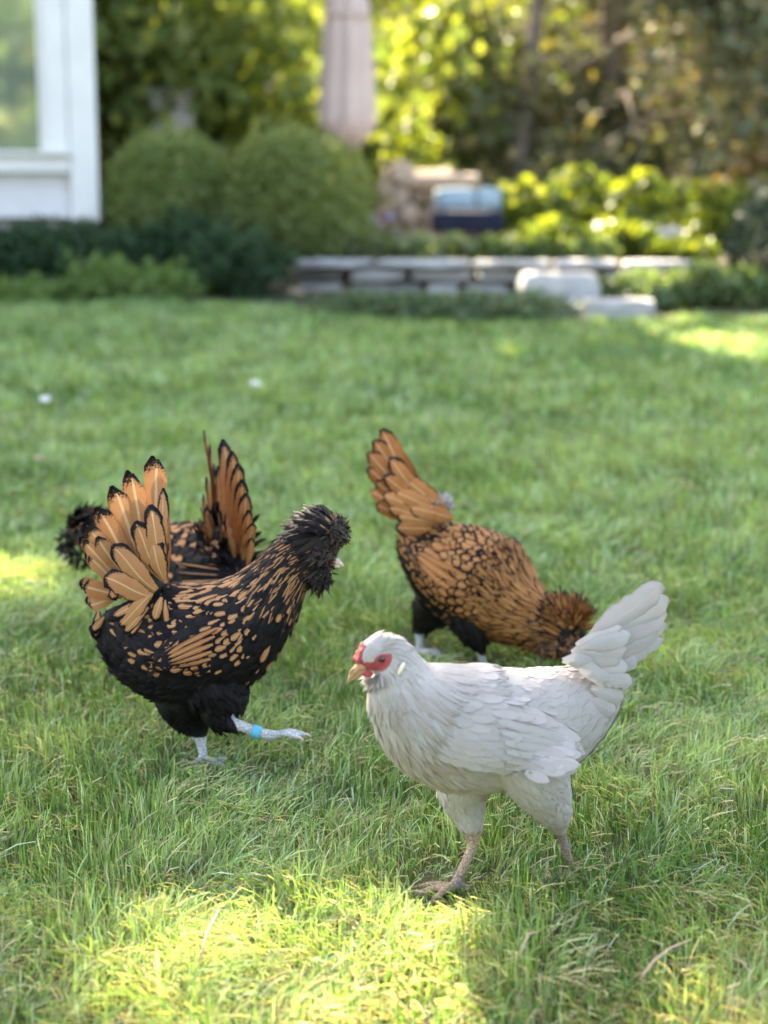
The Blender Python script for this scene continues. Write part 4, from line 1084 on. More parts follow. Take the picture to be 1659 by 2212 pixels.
    for i in range(6):
        u = i/5
        c = s.L(786-15*u, 1397+28*u)
        for dy in (-.0035, .0035, 0):
            mb.ellipsoid(c+np.array([U(-.001, .001), dy, U(-.001, .001)+(.0015 if dy == 0 else 0)]), (.0040, .0032, .0046), 10, 7)
    mb.build('comb', M['red_skin'], s.root)
    for sg in (1, -1):
        q = s.L(846, 1432); y = s.side_y(q[0], q[2], sg)
        mb = MB(); mb.ellipsoid((q[0], y+sg*.004, q[2]), (4.2/s.s, .004, 14/s.s), rot=Matrix.Rotation(math.radians(-30), 3, 'Y')); mb.build('earlobe', M['earlobe'], s.root)
        # wattle: a low red fold under the beak
        q = s.L(790, 1453); mb = MB(); mb.ellipsoid((q[0], sg*.007, q[2]), (.008, .003, .0045)); mb.build('wattle', M['red_skin'], s.root)
    return s

# ------------------------------------------------------------------ black hen with gold spangles
def black_hen():
    s = Bird('hen', (455, 1652), -4, 'black hen with gold spangles and feathered crest, blue band on its leg', -1)
    def cf(cx, cy): return (132.7+cx*.4, 895.9+cy*.4)
    s.trunk([(228, 1322, 12, .7), (246, 1340, 52, .62), (284, 1366, 92, .68), (338, 1386, 118, .76), (402, 1392, 131, .80), (466, 1376, 126, .80), (522, 1342, 108, .78),
             (566, 1300, 84, .78), (600, 1256, 66, .78), (630, 1216, 54, .78), (664, 1186, 52, .76), (690, 1166, 48, .78), (712, 1160, 40, .76), (730, 1166, 26, .7), (738, 1172, 10, .7)])
    far = s.limb([(390, 1465, 76, .014), (412, 1528, 60, .028), (425, 1568, 34, .040), (431, 1590, 18, .034), (434, 1604, 12, .028), (438, 1625, 10, .020), (442, 1648, 10, .012)])
    near = s.limb([(455, 1455, 78, -.008), (476, 1516, 60, -.026), (482, 1550, 34, -.038), (496, 1562, 19, -.045), (524, 1570, 12.5, -.045), (556, 1582, 11.5, -.045), (592, 1590, 12, -.045)])
    s.lofts += [near, far]
    f1, c1 = s.foot(near.C[-1], .0, .12, .85, .28); f2, c2 = s.foot(far.C[-1], .1)
    s.lofts += f1+f2
    a = s.L(430, 1586, .04); b = s.L(500, 1562, -.045)
    def skin(p):
        if p[0] < b[0]-.02 and p[2] < a[2]: return 1
        if p[1] < 0 and p[0] > b[0] and p[2] < s.L(520, 1545, -.045)[2]: return 1
        return 0
    s.body([M['black_skin'], M['grey_leg']], skin)
    s.claws(c1+c2, M['horn_pale'])
    BL = s.body_loft
    blk = lambda: (-.1, U(0, 1), U(0, .10))
    def cb(t, ph):
        if ph > 2.0: return blk()
        if ph < 1.5: return (U(.14, .29), U(0, .6), 0) if rnd.random() < .62 else blk()
        return (U(.12, .26), U(.1, .9), 0) if rnd.random() < (.50 if t > .5 else .25) else blk()
    F = Feathers()
    s.cover(F, BL, .06, .71, 0, 2.25, .0125, .013, .030, .0195, 'round', cb, .10, -.05, lambda t, ph: .1*math.sin(ph))
    s.cover(F, BL, .40, .71, 2.2, 3.14, .0135, .014, .032, .021, 'round', lambda t, ph: (U(.15, .30), U(.1, .9), 0) if rnd.random() < .25 else blk(), .10, -.05)
    F.build('body_feathers', M['laced'], s.root)
    F = Feathers()
    s.cover(F, BL, .05, .52, 2.0, 3.14, .010, .011, .030, .014, 'point', lambda t, ph: (-.1, U(0, 1), U(0, .12)), .16, -.08, None, None, .35)
    for lf in (near, far):
        k0 = len(F.r)
        s.cover(F, lf, .16, .60, 0, 3.14, .009, .010, .026, .013, 'point', lambda t, ph: (-.1, U(0, 1), U(0, .08)), .10, -.05, None, lambda p, t, ph: skin(p) == 1, .3)
        for i in range(k0, len(F.r)):
            r = list(F.r[i]); r[3:6] = [-v for v in r[3:6]]; F.r[i] = tuple(r)
    F.build('belly_feathers', M['laced'], s.root)
    F = Feathers()
    def cn(t, ph):
        if t > .90: return (-.1, U(0, 1), U(0, .3))
        return (U(.11, .23), U(.1, 1), U(0, .25)) if rnd.random() < .62 else (-.1, 0, U(0, .3))
    s.cover(F, BL, .665, .92, 0, 3.14, .0076, .0066, .040, .0078, 'point', cn, .08, -.05, lambda t, ph: .06*math.sin(ph), None, .14)
    F.build('hackle_feathers', M['laced'], s.root)
    # folded wing
    def cw(a_, b_):
        if a_ < .15: return blk() if rnd.random() < .75 else (U(.2, .3), U(0, .8), 0)
        if b_ < .40 and a_ > .5: return (U(.22, .34), U(.3, 1), 0) if rnd.random() < .8 else blk()
        return (U(.15, .30), U(0, .7), 0) if rnd.random() < .62 else blk()
    s.wing([(540, 1300), (500, 1278), (430, 1280), (380, 1306), (345, 1360), (335, 1425)],
           [(545, 1388), (525, 1428), (470, 1450), (420, 1452), (375, 1446), (338, 1438)],
           M['laced'], cw, M['black_skin'], lambda i: (U(.28, .34), U(.8, 1), 0), M['laced'], .016, 7, .026, .0165, qw=15)
    # tail
    tail = MB(); tail.ellipsoid(s.L(318, 1285), (.03, .028, .045)); tail = tail.build('tail', M['black_skin'], s.root)
    tn = lambda: (U(.39, .44), U(0, .45), 0)
    main = [((520, 900), (515, 240), 112, .010, .03), ((495, 900), (378, 318), 104, .014, .02), ((465, 900), (292, 402), 118, .018, .03), ((445, 900), (330, 470), 80, .010, 0), ((440, 915), (208, 518), 108, .022, .03),
            ((415, 930), (140, 605), 92, .024, .02), ((400, 945), (190, 660), 90, .028, 0), ((390, 960), (120, 680), 92, .024, -.03), ((360, 965), (150, 760), 84, .022, -.03), ((330, 980), (118, 925), 92, .018, -.06), ((290, 990), (150, 1030), 70, .016, -.05)]
    for b_, t_, w, y, bd in main:
        for sg in (-1, 1):
            col = tn()
            o = s.quill('tail_feather', tail, cf(*b_), cf(*t_) if sg < 0 else (cf(*t_)[0]-8, cf(*t_)[1]-8), w*.4, y*sg*.5, y*sg*1.4, M['laced'], col, bd*.8, 'blunt', (0, sg, .15), U(-.12, .12), arch=.03, uw=.25)
    cov = [((560, 900), (548, 395), 62, .034, .06, .44), ((555, 880), (480, 485), 104, .040, .10, .40), ((540, 890), (398, 575), 110, .044, .12, .40), ((555, 890), (488, 672), 108, .048, .14, .38),
           ((510, 950), (272, 705), 126, .050, .16, .42), ((490, 985), (228, 875), 122, .054, .14, .42), ((480, 975), (308, 1145), 84, .056, -.12, .40), ((470, 1040), (330, 1185), 50, .056, -.08, .36),
           ((500, 960), (330, 840), 100, .046, .1, .40), ((540, 985), (500, 1120), 62, .058, 0, .34), ((300, 930), (270, 1000), 60, .040, 0, .3), ((200, 1060), (185, 1215), 55, .020, .1, .3), ((230, 1090), (160, 1180), 60, .022, .1, .26),
           ((470, 990), (240, 1110), 70, .054, 0, .24), ((560, 1000), (575, 1170), 40, .06, 0, .3), ((430, 1120), (360, 1200), 40, .058, 0, .2)]
    for b_, t_, w, y, bd, th in cov:
        for sg in (-1, 1):
            s.quill('tail_covert', tail, cf(*b_), cf(*t_), w*.4, y*sg, (y+.006)*sg, M['laced'], (th, U(0, .5), 0), bd, 'blunt', (0, sg, .1), U(-.15, .15), arch=.08)
    # crest, muff and beard
    hc = s.L(690, 1160)
    F = Feathers()
    for i in range(210):
        az = U(-1, 1); el = U(0, 1)
        th = math.radians(35+el*120)                 # 35 deg: forehead, 155 deg: nape
        lat = az*1.15
        n = np.array([math.cos(th)*math.cos(lat), math.sin(lat), math.sin(th)*math.cos(lat)])
        b_ = hc + n*np.array([.036, .026, .030])+np.array([.006, 0, -.002])
        back = np.array([-1.0, .22*az, .42-.95*el])
        d = n*.62+back*.80+rng.normal(size=3)*.03; L_ = U(.032, .048)
        c = (U(.10, .17), U(0, .4), U(0, .3)) if rnd.random() < .42 else (-.1, 0, U(0, .25))
        F.add(b_, d, n, L_, U(.0085, .0130), 'soft', .16, -.42, c, .2)
    F.build('crest', M['laced'], s.root)
    F = Feathers()
    def puff(c0, rad, n_, L0, L1, drift, grey):
        for i in range(n_):
            q = rng.normal(size=3); q /= np.linalg.norm(q); q[1] *= 1.0
            d = q+np.asarray(drift)+rng.normal(size=3)*.35
            d = np.cross(q, rng.normal(size=3))*.9+q*.35+np.asarray(drift)
            F.add(c0+q*np.asarray(rad)*U(.75, 1.1), d, q, U(L0, L1), U(.0022, .0045), 'point', .2, U(-.5, .1), (-.1, 0, U(*grey)), .1)
    puff(s.L(722, 1150), (.022, .027, .025), 800, .008, .016, (-.2, 0, .1), (.15, 1.0))
    puff(s.L(692, 1195), (.026, .031, .026), 600, .010, .018, (-.5, 0, -.3), (.1, .9))
    puff(s.L(688, 1232), (.022, .026, .028), 450, .012, .024, (-.3, 0, -1.0), (.0, .6))
    F.build('muff_and_beard', M['laced'], s.root)
    s.beak([(712, 1208, 10), (724, 1212, 8.5), (734, 1217, 5.5), (742, 1224, 1.5)], [(712, 1217, 6), (724, 1221, 5), (734, 1225, 1.5)], M['horn_pale'], M['horn_pale'])
    mb = MB(); mb.ellipsoid(s.L(708, 1213), (.012, .012, .006)); mb.build('face_skin', M['red_skin'], s.root)
    s.eye(714, 1190, 6.5/s.s, None)
    # leg band
    q0 = s.L(545, 1578, -.045); q1 = s.L(562, 1584, -.045)
    mb = MB(); mb.tube([q0, q1], [.0112, .0108], 18, False); mb.tube([q1, q0], [.0098, .0098], 18, False)
    b_ = mb.build('leg_band', M['band'], s.root)
    return s

# ------------------------------------------------------------------ golden laced hen pecking
def golden_hen():
    s = Bird('hen', (985, 1432), -25, 'golden black-laced hen pecking with head down behind the white hen', -1)
    def cf(cx, cy): return (730+cx*.36, 895.9+cy*.36)
    s.trunk([(880, 1122, 14, .7), (897, 1152, 46, .7), (930, 1190, 78, .76), (974, 1224, 100, .82), (1024, 1252, 110, .86), (1070, 1282, 103, .88), (1106, 1308, 86, .88),
             (1140, 1330, 68, .88), (1174, 1346, 56, .84), (1200, 1352, 48, .84), (1224, 1362, 42, .82), (1244, 1376, 30, .76), (1252, 1388, 12, .7)])
    near = s.limb([(1012, 1325, 54, -.035), (1022, 1362, 36, -.045), (1032, 1388, 21, -.045), (1036, 1402, 11, -.04), (1043, 1428, 8.5, -.03), (1052, 1449, 8.5, -.018)])
    far = s.limb([(948, 1300, 56, .035), (924, 1332, 38, .045), (911, 1356, 21, .04), (906, 1370, 11, .035), (906, 1392, 8.5, .028), (904, 1410, 8.5, .020)])
    s.lofts += [near, far]
    f1, c1 = s.foot(near.C[-1], .1); f2, c2 = s.foot(far.C[-1], -.1); s.lofts += f1+f2
    za = s.L(1034, 1397, -.05)[2]; zb = s.L(907, 1366, .045)[2]
    skin = lambda p: 1 if (p[0] < s.L(1075, 1420)[0] and ((p[1] < 0 and p[2] < za) or (p[1] > 0 and p[2] < zb))) else 0
    s.body([M['black_skin'], M['grey_leg']], skin, .003)
    s.claws(c1+c2, M['horn_pale'])
    BL = s.body_loft
    F = Feathers()
    def cb(t, ph):
        if ph > 2.3: return (U(.2, .42), U(0, .5), 0) if rnd.random() < .4 else (-.1, 0, 0)
        if t < .24: return (U(.20, .36), U(0, .6), 0) if rnd.random() < .8 else (-.1, 0, 0)
        k = .05*max(0, ph-1.0)
        return (U(.28, .41)-k, U(0, .5), 0) if rnd.random() < .88 else (U(.05, .2), .3, 0)
    s.cover(F, BL, .05, .66, 0, 3.0, .0130, .0140, .032, .0205, 'round', cb, .11, -.05, lambda t, ph: .1*math.sin(ph))
    F.build('body_feathers', M['gold'], s.root)
    F = Feathers()
    def cn(t, ph): return (U(.30, .44), U(.1, .8), 0) if t < .86 else (U(.12, .42), U(.2, 1), U(0, .3))
    s.cover(F, BL, .56, .93, 0, 3.14, .0095, .0085, .050, .0105, 'point', cn, .12, -.04, lambda t, ph: .05*math.sin(ph), None, .18)
    F.build('hackle_feathers', M['gold'], s.root)
    F = Feathers()
    for lf in (near, far):
        k0 = len(F.r)
        s.cover(F, lf, .0, .62, 0, 3.14, .010, .011, .026, .014, 'point', lambda t, ph: (-.1, U(0, 1), U(0, .1)), .08, -.05, None, lambda p, t, ph: skin(p) == 1, .3)
        for i in range(k0, len(F.r)):
            r = list(F.r[i]); r[3:6] = [-v for v in r[3:6]]; F.r[i] = tuple(r)
    F.build('thigh_feathers', M['gold'], s.root)
    s.wing([(1085, 1215), (1050, 1180), (1000, 1150), (950, 1145), (905, 1155), (880, 1185)],
           [(1075, 1300), (1035, 1322), (990, 1318), (950, 1290), (915, 1250), (884, 1200)],
           M['gold'], lambda a, b: (U(.28, .40), U(0, .6), 0), M['black_skin'], lambda i: (.42, U(.2, .8), 0), M['gold'], .016, 5, .028, .0195, qw=16)
    tail = MB(); tail.ellipsoid(s.L(898, 1118), (.03, .026, .035)); tail = tail.build('tail', M['black_skin'], s.root)
    main = [((520, 560), (262, 85), 130, -.004), ((505, 560), (215, 150), 120, .004), ((490, 570), (180, 225), 118, .012), ((480, 580), (178, 320), 105, .018), ((470, 590), (225, 400), 90, .022), ((470, 610), (192, 455), 80, -.03), ((450, 630), (230, 540), 90, .03)]
    for i, (b, t, w, y) in enumerate(main):
        for sg in (-1, 1):
            if sg > 0 and i == 5: continue
            s.quill('tail_feather', tail, cf(*b), cf(*t), w*.36, .008*sg, (y+.010)*sg if sg < 0 else (abs(y)+.02), M['gold'], (U(.45, .49), U(.55, 1), 0), .05, 'blunt', (0, sg, .2), U(-.1, .1), arch=.03, uw=.42)
    cov = [((560, 545), (306, 258), 112, .030), ((560, 560), (272, 365), 104, .036), ((640, 560), (388, 372), 112, .036), ((620, 575), (342, 462), 108, .042), ((560, 590), (266, 478), 94, .040), ((560, 610), (300, 560), 90, .046),
           ((650, 600), (430, 560), 100, .050), ((600, 640), (350, 610), 90, .050), ((690, 620), (520, 570), 100, .050), ((560, 680), (345, 680), 90, .052)]
    for b, t, w, y in cov:
        for sg in (-1, 1):
            s.quill('tail_covert', tail, cf(*b), cf(*t), w*.36, y*sg*.9, y*sg, M['gold'], (U(.42, .46), U(0, .6), 0), .10, 'blunt', (0, sg, .2), U(-.15, .15), arch=.08)
    F = Feathers()                                   # white fluff at the tail base
    c0 = s.L(951, 1092, -.015)
    for i in range(160):
        q = rng.normal(size=3); q /= np.linalg.norm(q)
        F.add(c0+q*np.array([.016, .020, .014])-np.array([0, 0, .004]), q+np.array([-.3, 0, .6]), rng.normal(size=3), U(.012, .022), U(.004, .007), 'point', .1, -.1, (U(0, .1), 0, 0))
    F.build('rump_fluff', M['white'], s.root)
    F = Feathers(); hc = s.L(1222, 1346)
    for i in range(200):
        az = U(-1, 1); el = U(0, 1); th = math.radians(-15+el*150); lat = az*1.2
        n = np.array([math.cos(th)*math.cos(lat), math.sin(lat), math.sin(th)*math.cos(lat)])
        b = hc+n*np.array([.030, .026, .026])
        F.add(b, n*.8+np.array([-.45, 0, .35])+rng.normal(size=3)*.12, n+rng.normal(size=3)*.2, U(.034, .050), U(.008, .012), 'point', .12, -.16, (U(.34, .46), U(.1, 1), 0), .15)
    F.build('crest', M['gold'], s.root)
    F = Feathers()
    for c0, n_, rad, dr in ((s.L(1190, 1385), 420, (.026, .036, .026), (-.7, 0, -.3)), (s.L(1222, 1388), 420, (.024, .036, .022), (-.2, 0, -.3)), (s.L(1240, 1380), 300, (.018, .030, .022), (-.3, 0, .3))):
        for i in range(n_):
            q = rng.normal(size=3); q /= np.linalg.norm(q)
            F.add(c0+q*np.array(rad)*U(.8, 1.2), np.cross(q, rng.normal(size=3))*.8+q*.4+np.array(dr), q, U(.012, .022), U(.003, .006), 'point', .2, U(-.4, .1), (U(.25, .6) if rnd.random() < .65 else -.1, U(0, .2), U(.1, .7)), .1)
    F.build('muff_and_beard', M['gold'], s.root)
    s.beak([(1238, 1388, 9), (1248, 1396, 7.5), (1254, 1404, 4), (1257, 1412, 1.2)], [(1234, 1396, 6), (1244, 1403, 4.5), (1250, 1409, 1.2)], M['horn_pale'], M['horn_pale'])
    s.eye(1228, 1374, 5.5/s.s, None)
    return s

# ------------------------------------------------------------------ dark hen walking away behind the black hen
def dark_hen():
    s = Bird('hen', (415, 1452), 140, 'dark spangled hen half hidden behind the black hen, rust tail towards us', 1)
    def cf(cx, cy): return (99.5+cx*.3, 915.8+cy*.3)
    s.trunk([(536, 1205, 14, .7), (518, 1215, 58, .7), (480, 1228, 90, .78), (430, 1236, 106, .84), (375, 1236, 106, .84), (325, 1226, 92, .80), (285, 1208, 74, .76),
             (250, 1186, 58, .74), (222, 1164, 50, .74), (196, 1150, 46, .74), (172, 1148, 38, .72), (155, 1158, 24, .7), (146, 1168, 9, .7)])
    near = s.limb([(430, 1300, 62, .045), (435, 1345, 46, .05), (440, 1380, 24, .05), (440, 1395, 11, .05), (438, 1425, 9, .05), (434, 1455, 9, .05)])
    far = s.limb([(380, 1300, 60, -.04), (380, 1345, 46, -.045), (385, 1378, 24, -.045), (386, 1392, 11, -.045), (382, 1420, 9, -.045), (378, 1445, 9, -.045)])
    s.lofts += [near, far]
    f1, c1 = s.foot(near.C[-1]); f2, c2 = s.foot(far.C[-1]); s.lofts += f1+f2
    zl = s.L(440, 1388, .05)[2]
    skin = lambda p: 1 if p[2] < zl else 0
    s.body([M['black_skin'], M['grey_leg']], skin, .0035)
    BL = s.body_loft
    blk = lambda: (-.1, U(0, 1), U(0, .10))
    F = Feathers()
    s.cover(F, BL, .05, .62, 0, 3.0, .0155, .0165, .036, .024, 'round', lambda t, ph: ((U(.24, .38), U(.2, .9), 0) if rnd.random() < (.5 if ph < 1.8 else .15) else blk()), .10, -.05, lambda t, ph: .1*math.sin(ph))
    F.build('body_feathers', M['laced'], s.root)
    F = Feathers()
    s.cover(F, BL, .56, .93, 0, 3.14, .0105, .0095, .046, .0105, 'point', lambda t, ph: ((U(.2, .32), U(.2, 1), 0) if rnd.random() < .35 else blk()), .10, -.05, None, None, .15)
    F.build('hackle_feathers', M['laced'], s.root)
    F = Feathers()
    for lf in (near, far):
        k0 = len(F.r)
        s.cover(F, lf, .0, .55, 0, 3.14, .012, .013, .028, .015, 'point', lambda t, ph: blk(), .08, -.05, None, lambda p, t, ph: skin(p) == 1, .3)
        for i in range(k0, len(F.r)):
            r = list(F.r[i]); r[3:6] = [-v for v in r[3:6]]; F.r[i] = tuple(r)
    F.build('thigh_feathers', M['laced'], s.root)
    s.wing([(320, 1165), (360, 1145), (410, 1142), (455, 1165), (485, 1205), (500, 1250)],
           [(318, 1260), (345, 1285), (390, 1298), (430, 1295), (465, 1280), (495, 1262)],
           M['laced'], lambda a, b: (U(.22, .36), U(0, .8), 0) if rnd.random() < .4 else blk(), M['black_skin'], lambda i: (U(.05, .16), U(.3, .8), 0), M['laced'], .012, 5, .030, .020, qw=13)
    tail = MB(); tail.ellipsoid(s.L(497, 1185), (.03, .035, .05)); tail = tail.build('tail', M['black_skin'], s.root)
    # the tail is a tent: one half turned to the camera, the other seen edge on
    toC = (CAM_O-s.R)/np.linalg.norm(CAM_O-s.R); tl = np.array([toC @ s.h, toC @ s.l, .0])
    side = np.array([-tl[1], tl[0], 0])
    rn = tl*.85+side*.5; ln = tl*.22+side*.97
    right = [((1330, 900), (1278, 108), 118, .02), ((1345, 900), (1345, 192), 120, .03), ((1360, 910), (1385, 285), 112, .036), ((1370, 920), (1412, 400), 104, .040), ((1385, 930), (1440, 500), 100, .044), ((1400, 940), (1462, 620), 95, .046), ((1310, 900), (1240, 300), 90, .010), ((1420, 960), (1490, 720), 90, .046)]
    for b, t, w, y in right:
        s.quill('tail_feather', tail, cf(*b), cf(*t), w*.3, .022, y, M['laced'], (U(.41, .45), U(.55, 1), 0), .02, 'blunt', rn, U(-.2, .2), arch=.03, uw=.46)
    left = [((1200, 920), (1142, 45), 100, -.02), ((1210, 920), (1185, 150), 110, -.024), ((1205, 930), (1215, 290), 110, -.02), ((1190, 930), (1160, 380), 110, -.03), ((1170, 940), (1140, 510), 100, -.034), ((1215, 930), (1235, 420), 90, -.015), ((1160, 950), (1120, 600), 80, -.036)]
    for b, t, w, y in left:
        s.quill('tail_feather', tail, cf(*b), cf(*t), w*.3, -.018, y, M['laced'], (U(.41, .45), U(.5, 1), 0), .03, 'blunt', ln, U(-.1, .1), arch=.03, uw=.46)
    cov = [((1180, 900), (1150, 600), 60, rn), ((1200, 960), (1130, 700), 70, rn), ((1420, 980), (1440, 740), 70, rn), ((1360, 960), (1300, 640), 70, rn), ((1240, 950), (1230, 620), 60, ln), ((1150, 980), (1130, 800), 60, rn), ((1450, 1020), (1480, 820), 60, rn)]
    for b, t, w, nn in cov:
        s.quill('tail_covert', tail, cf(*b), cf(*t), w*.3, .03, .035, M['laced'], (U(.38, .44), U(.3, .8), 0), .05, 'blunt', nn, U(-.2, .2), arch=.08)
    F = Feathers()
    for i in range(150):                             # dark fluff between the two halves of the tail
        q = rng.normal(size=3); q /= np.linalg.norm(q)
        F.add(s.L(490, 1175)+q*np.array([.03, .035, .05]), q*.6+np.array([-.3, 0, .5]), q, U(.03, .05), U(.012, .018), 'round', .1, -.1, (U(.2, .34), U(.2, 1), 0) if rnd.random() < .25 else blk())
    for i in range(150):                             # crest
        az = U(-1, 1); el = U(0, 1); th = math.radians(30+el*130); lat = az*1.15
        n = np.array([math.cos(th)*math.cos(lat), math.sin(lat), math.sin(th)*math.cos(lat)])
        F.add(s.L(185, 1148)+n*np.array([.036, .03, .03]), n*.8+np.array([-.8, 0, .1-.6*el]), n, U(.036, .055), U(.007, .010), 'point', .15, -.3, (U(.15, .25), U(0, .6), U(0, .3)) if rnd.random() < .3 else (-.1, 0, U(0, .3)), .2)
    for c0, n_ in ((s.L(160, 1170), 160), (s.L(178, 1195), 180)):
        for i in range(n_):
            q = rng.normal(size=3); q /= np.linalg.norm(q)
            F.add(c0+q*np.array([.022, .028, .022]), q+np.array([0, 0, -.4])+rng.normal(size=3)*.3, rng.normal(size=3), U(.014, .026), U(.004, .006), 'point', .1, U(-.4, .2), (-.1, 0, U(0, .5)), .1)
    F.build('crest', M['laced'], s.root)
    s.beak([(150, 1188, 8), (141, 1196, 6), (135, 1204, 1.5)], [(152, 1196, 5), (144, 1202, 4), (139, 1206, 1.2)], M['horn_pale'], M['horn_pale'])
    return s
HENS = [white_hen(), black_hen(), golden_hen(), dark_hen()]
# ================================================================== GRASS
def vnoise(x, y, f, seed):
    """smooth value noise"""
    r = np.random.default_rng(seed); tab = r.uniform(-1, 1, (64, 64))
    X = x*f; Y = y*f; i = np.floor(X).astype(int); j = np.floor(Y).astype(int); u = X-i; v = Y-j
    u = u*u*(3-2*u); v = v*v*(3-2*v); g = lambda a, b: tab[a % 64, b % 64]
    return g(i, j)*(1-u)*(1-v)+g(i+1, j)*u*(1-v)+g(i, j+1)*(1-u)*v+g(i+1, j+1)*u*v
FEET = []
for hn in HENS:
    for lf in hn.lofts[1:3]:
        p = lf.C[-1]; w = hn.R+hn.h*p[0]+hn.l*p[1]; FEET.append((w[0], w[1]))
def in_bed(x, y):
    """beyond the curved edge of the lawn"""
    e = np.interp(x, [-6, -2.2, -1.6, -1.1, -.6, -.2, .3, .9, 1.4, 2.2, 6], [8.3, 8.05, 7.95, 8.0, 7.9, 7.75, 7.5, 7.3, 7.45, 7.6, 7.9])
    return y > e+.03*np.sin(x*9)
def sward():
    parts = []
    # (near edge, far edge, blades per square metre, rows)
    for y0, y1, dens, hgt, wid in ((1.25, 2.2, 32000, .045, .0022), (2.2, 3.4, 23000, .044, .0024), (3.4, 5.2, 12000, .043, .0036), (5.2, 8.4, 5600, .045, .0058)):
        half0, half1 = y0*.27+.25, y1*.27+.35
        n = int((half0+half1)*(y1-y0)*dens)
        y = rng.uniform(y0, y1, n); hw = half0+(half1-half0)*(y-y0)/(y1-y0); x = rng.uniform(-1, 1, n)*hw
        ok = ~in_bed(x, y); parts.append(np.stack([x[ok], y[ok], np.full(ok.sum(), hgt), np.full(ok.sum(), wid)], 1))
    # thinner sward around what the camera sees
    n = 190000; x = rng.uniform(-4.5, 4.5, n); y = rng.uniform(-.5, 8.2, n); ok = (np.abs(x) > y*.27+.25) & ~in_bed(x, y)
    parts.append(np.stack([x[ok], y[ok], np.full(ok.sum(), .048), np.full(ok.sum(), .0075)], 1))
    A = np.concatenate(parts); x, y, hg, wd = A.T; n = len(A)
    clump = vnoise(x, y, 7, 1)*.6+vnoise(x, y, 17, 2)*.5; big = vnoise(x, y, 1.6, 3)*.6+vnoise(x, y, 3.7, 4)*.4
    H = hg*(1+.45*clump)*rng.uniform(.55, 1.3, n)
    mat_ = rng.uniform(0, 1, n)                      # some blades lie flat and dry
    dry = mat_ < (.08+.07*np.clip((3.6-y)/1.5, 0, 1))*(1+np.clip(big, 0, 1)+.6*np.clip(-clump, 0, 1))+.20*np.clip((2.05-y)/.3, 0, 1)  # extra straw blades up front brighten the sunny patch by colour
    press = np.ones(n)
    for i, (fx, fy) in enumerate(FEET):
        if i == 0: continue                          # this foot stands deep in the grass
        press = np.minimum(press, np.clip((np.hypot(x-fx, (y-fy)*(.75 if i == 1 else 1))-.02)/(.10 if i in (4, 5) else .08 if i == 1 else .06), .25 if i in (4, 5) else .40, 1))
    H *= press
    ang = 2.2*math.pi*vnoise(x, y, 3.1, 5)+2.2*vnoise(x, y, 13, 6)+rng.normal(size=n)*1.15
    lean = np.clip(.45+.38*vnoise(x, y, 5, 8)+rng.normal(size=n)*.34, .02, 1.4)
    lean = np.where(dry, lean+.6, lean); lean = np.where(press < .95, lean+.5*(1-press), lean)
    bx, by = np.cos(ang), np.sin(ang)
    z0 = gz(x, y)-.003
    wang = ang+math.pi/2+rng.normal(size=n)*.5; wx, wy = np.cos(wang), np.sin(wang)
    W = wd*rng.uniform(.7, 1.3, n)*np.where(dry, .7, 1)
    rows = np.array([0, .40, .75, 1.0]); wf = np.array([.8, 1.0, .7, .10])
    V = np.zeros((n, 4, 2, 3), np.float32)
    kink = rng.normal(size=n)*.15
    for r, (t, f) in enumerate(zip(rows, wf)):
        out = H*(lean*t*t*.95+kink*math.sin(t*5)*.25); up = H*t*np.cos(np.clip(lean, 0, 1.35)*t*.75)
        for k, sg in enumerate((-1, 1)):
            V[:, r, k, 0] = x+bx*out+wx*W*.5*f*sg; V[:, r, k, 1] = y+by*out+wy*W*.5*f*sg; V[:, r, k, 2] = z0+up+.0006*sg
    q1 = np.array([[r*2, r*2+1, r*2+3, r*2+2] for r in range(3)])
    Q = (q1[None]+(np.arange(n)*8)[:, None, None]).reshape(-1, 4)
    u = np.clip(.5+.32*big+.42*clump+.25*vnoise(x, y, 4.3, 11)+rng.normal(size=n)*.24, 0, 1)[:, None]
    cA = np.array([.075, .205, .036]); cB = np.array([.36, .52, .20])
    col = cA*(1-u)+cB*u
    blue = rng.uniform(0, 1, n) < .12; col[blue] = np.array([.42, .55, .38])*rng.uniform(.8, 1.2, (int(blue.sum()), 1))
    col[dry] = (np.array([.52, .46, .29])+np.array([.18, .15, .10])*rng.uniform(-1, 1, (int(dry.sum()), 1)))
    col *= rng.uniform(.5, 1.4, (n, 1))
    C = np.repeat(col, 8, axis=0)
    o = link('lawn_grass', fast_mesh('lawn_grass', V.reshape(-1, 3), Q, col=C), M['grass'])
    tag(o, 'uneven mown green grass with dry stalks across the lawn', 'grass', kind='stuff')
sward()

# ------------------------------------------------------------------ small things on the lawn
M['petal'] = mat_plain('white_petal', (.80, .78, .76), (.70, .68, .66), 60, .7, .3)
M['straw'] = mat_plain('dry_straw', (.42, .33, .22), (.34, .26, .17), 40, .8, .3)
M['dead_leaf'] = mat_plain('dry_leaf', (.34, .26, .17), (.26, .18, .11), 40, .8, .3)
def clover(px, py, r, lab):
    g = G(px, py); root = empty('clover_flower', g); tag(root, lab, 'flower', 'white clover flowers')
    mb = MB(); mb.tube([(0, 0, 0), (.003, 0, .03), (0, 0, .058)], [.0014, .0013, .0012], 6); mb.build('stem', M['twig'], root)
    mb = MB()
    for i in range(26):
        q = rng.normal(size=3); q /= np.linalg.norm(q); q[2] = abs(q[2])*.9-.15
        mb.ellipsoid(np.array([0, 0, .064])+q*r*.7, (r*.32, r*.32, r*.32), 6, 4)
    mb.build('bloom', M['petal'], root)
clover(100, 905, .020, 'white clover flower at the far left of the lawn')
clover(552, 868, .018, 'white clover flower near the middle of the lawn')
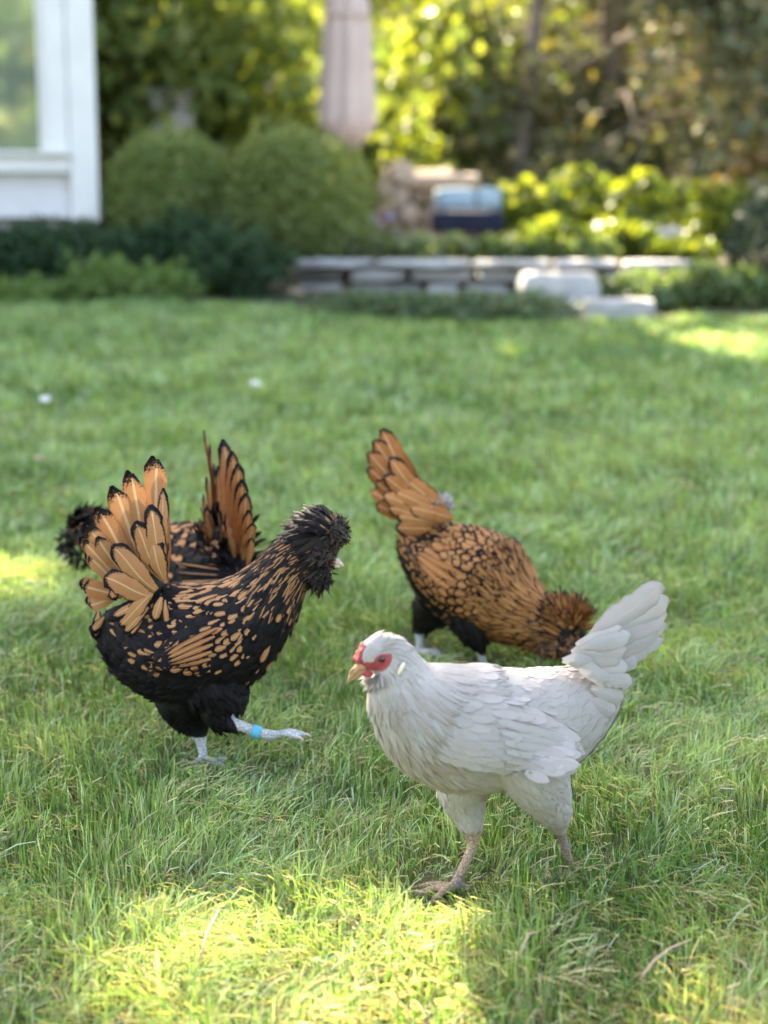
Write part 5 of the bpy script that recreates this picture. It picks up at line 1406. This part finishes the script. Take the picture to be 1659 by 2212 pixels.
def dead_leaf(px, py, size, yaw, lab):
    g = G(px, py); vs_ = []
    for i in range(7):
        t = i/6; w = math.sin(math.pi*t)**.8*.32
        for sg in (-1, 0, 1): vs_.append(((t-.5)*size, sg*w*size, .06*size*abs(sg)+.10*size*math.sin(t*4)))
    fs_ = [(i*3+j, i*3+j+1, (i+1)*3+j+1, (i+1)*3+j) for i in range(6) for j in range(2)]
    mb = MB(); mb.add(vs_, fs_); o = mb.build('dry_leaf', M['dead_leaf'], None); o.location = (g[0], g[1], g[2]+.05); o.rotation_euler = (.3, .1, yaw)
    md = o.modifiers.new('thick', 'SOLIDIFY'); md.thickness = .0012; tag(o, lab, 'leaf', 'fallen leaves on the lawn')
dead_leaf(88, 1030, .05, .8, 'small brown fallen leaf at the left of the lawn')
dead_leaf(1375, 1235, .045, 2.2, 'small tan fallen leaf in the grass right of the golden hen')
for i, (px, py, lab) in enumerate(((640, 655, 'tan fallen leaf at the foot of the right evergreen'), (690, 662, 'pale fallen leaf at the left foot of the stone wall'), (745, 655, 'yellow fallen leaf at the left foot of the stone wall'))):
    dead_leaf(px, py, .11, i*1.3, lab)
def straw(pts, r, lab, group='dry stalks on the lawn'):
    P3 = [G(px, py)+np.array([0, 0, z]) for px, py, z in pts]
    c = P3[0]; mb = MB(); mb.tube(np.array(P3)-c, r, 7); o = mb.build('dry_stalk', M['straw'], None); o.location = c; tag(o, lab, 'stalk', group)
straw([(1385, 2175, .040), (1410, 2150, .046), (1445, 2128, .050), (1490, 2105, .048)], [.0018, .0021, .0018, .001], 'thick dry stalk lying in the sunny grass at lower right')
straw([(1570, 2060+70, .04), (1600, 2150, .045), (1625, 2175, .04)], [.0012, .0014, .0007], 'thin dry stalk in the grass at the lower right edge')
straw([(1120, 2130, .04), (1140, 2105, .055), (1165, 2090, .05)], [.0022, .0024, .001], 'pale bent stalk in the sunny grass below the white hen')
straw([(425, 2150, .03), (450, 2090, .05), (475, 2040, .05)], [.0015, .0018, .001], 'slender dry stalk leaning in the grass at lower left')
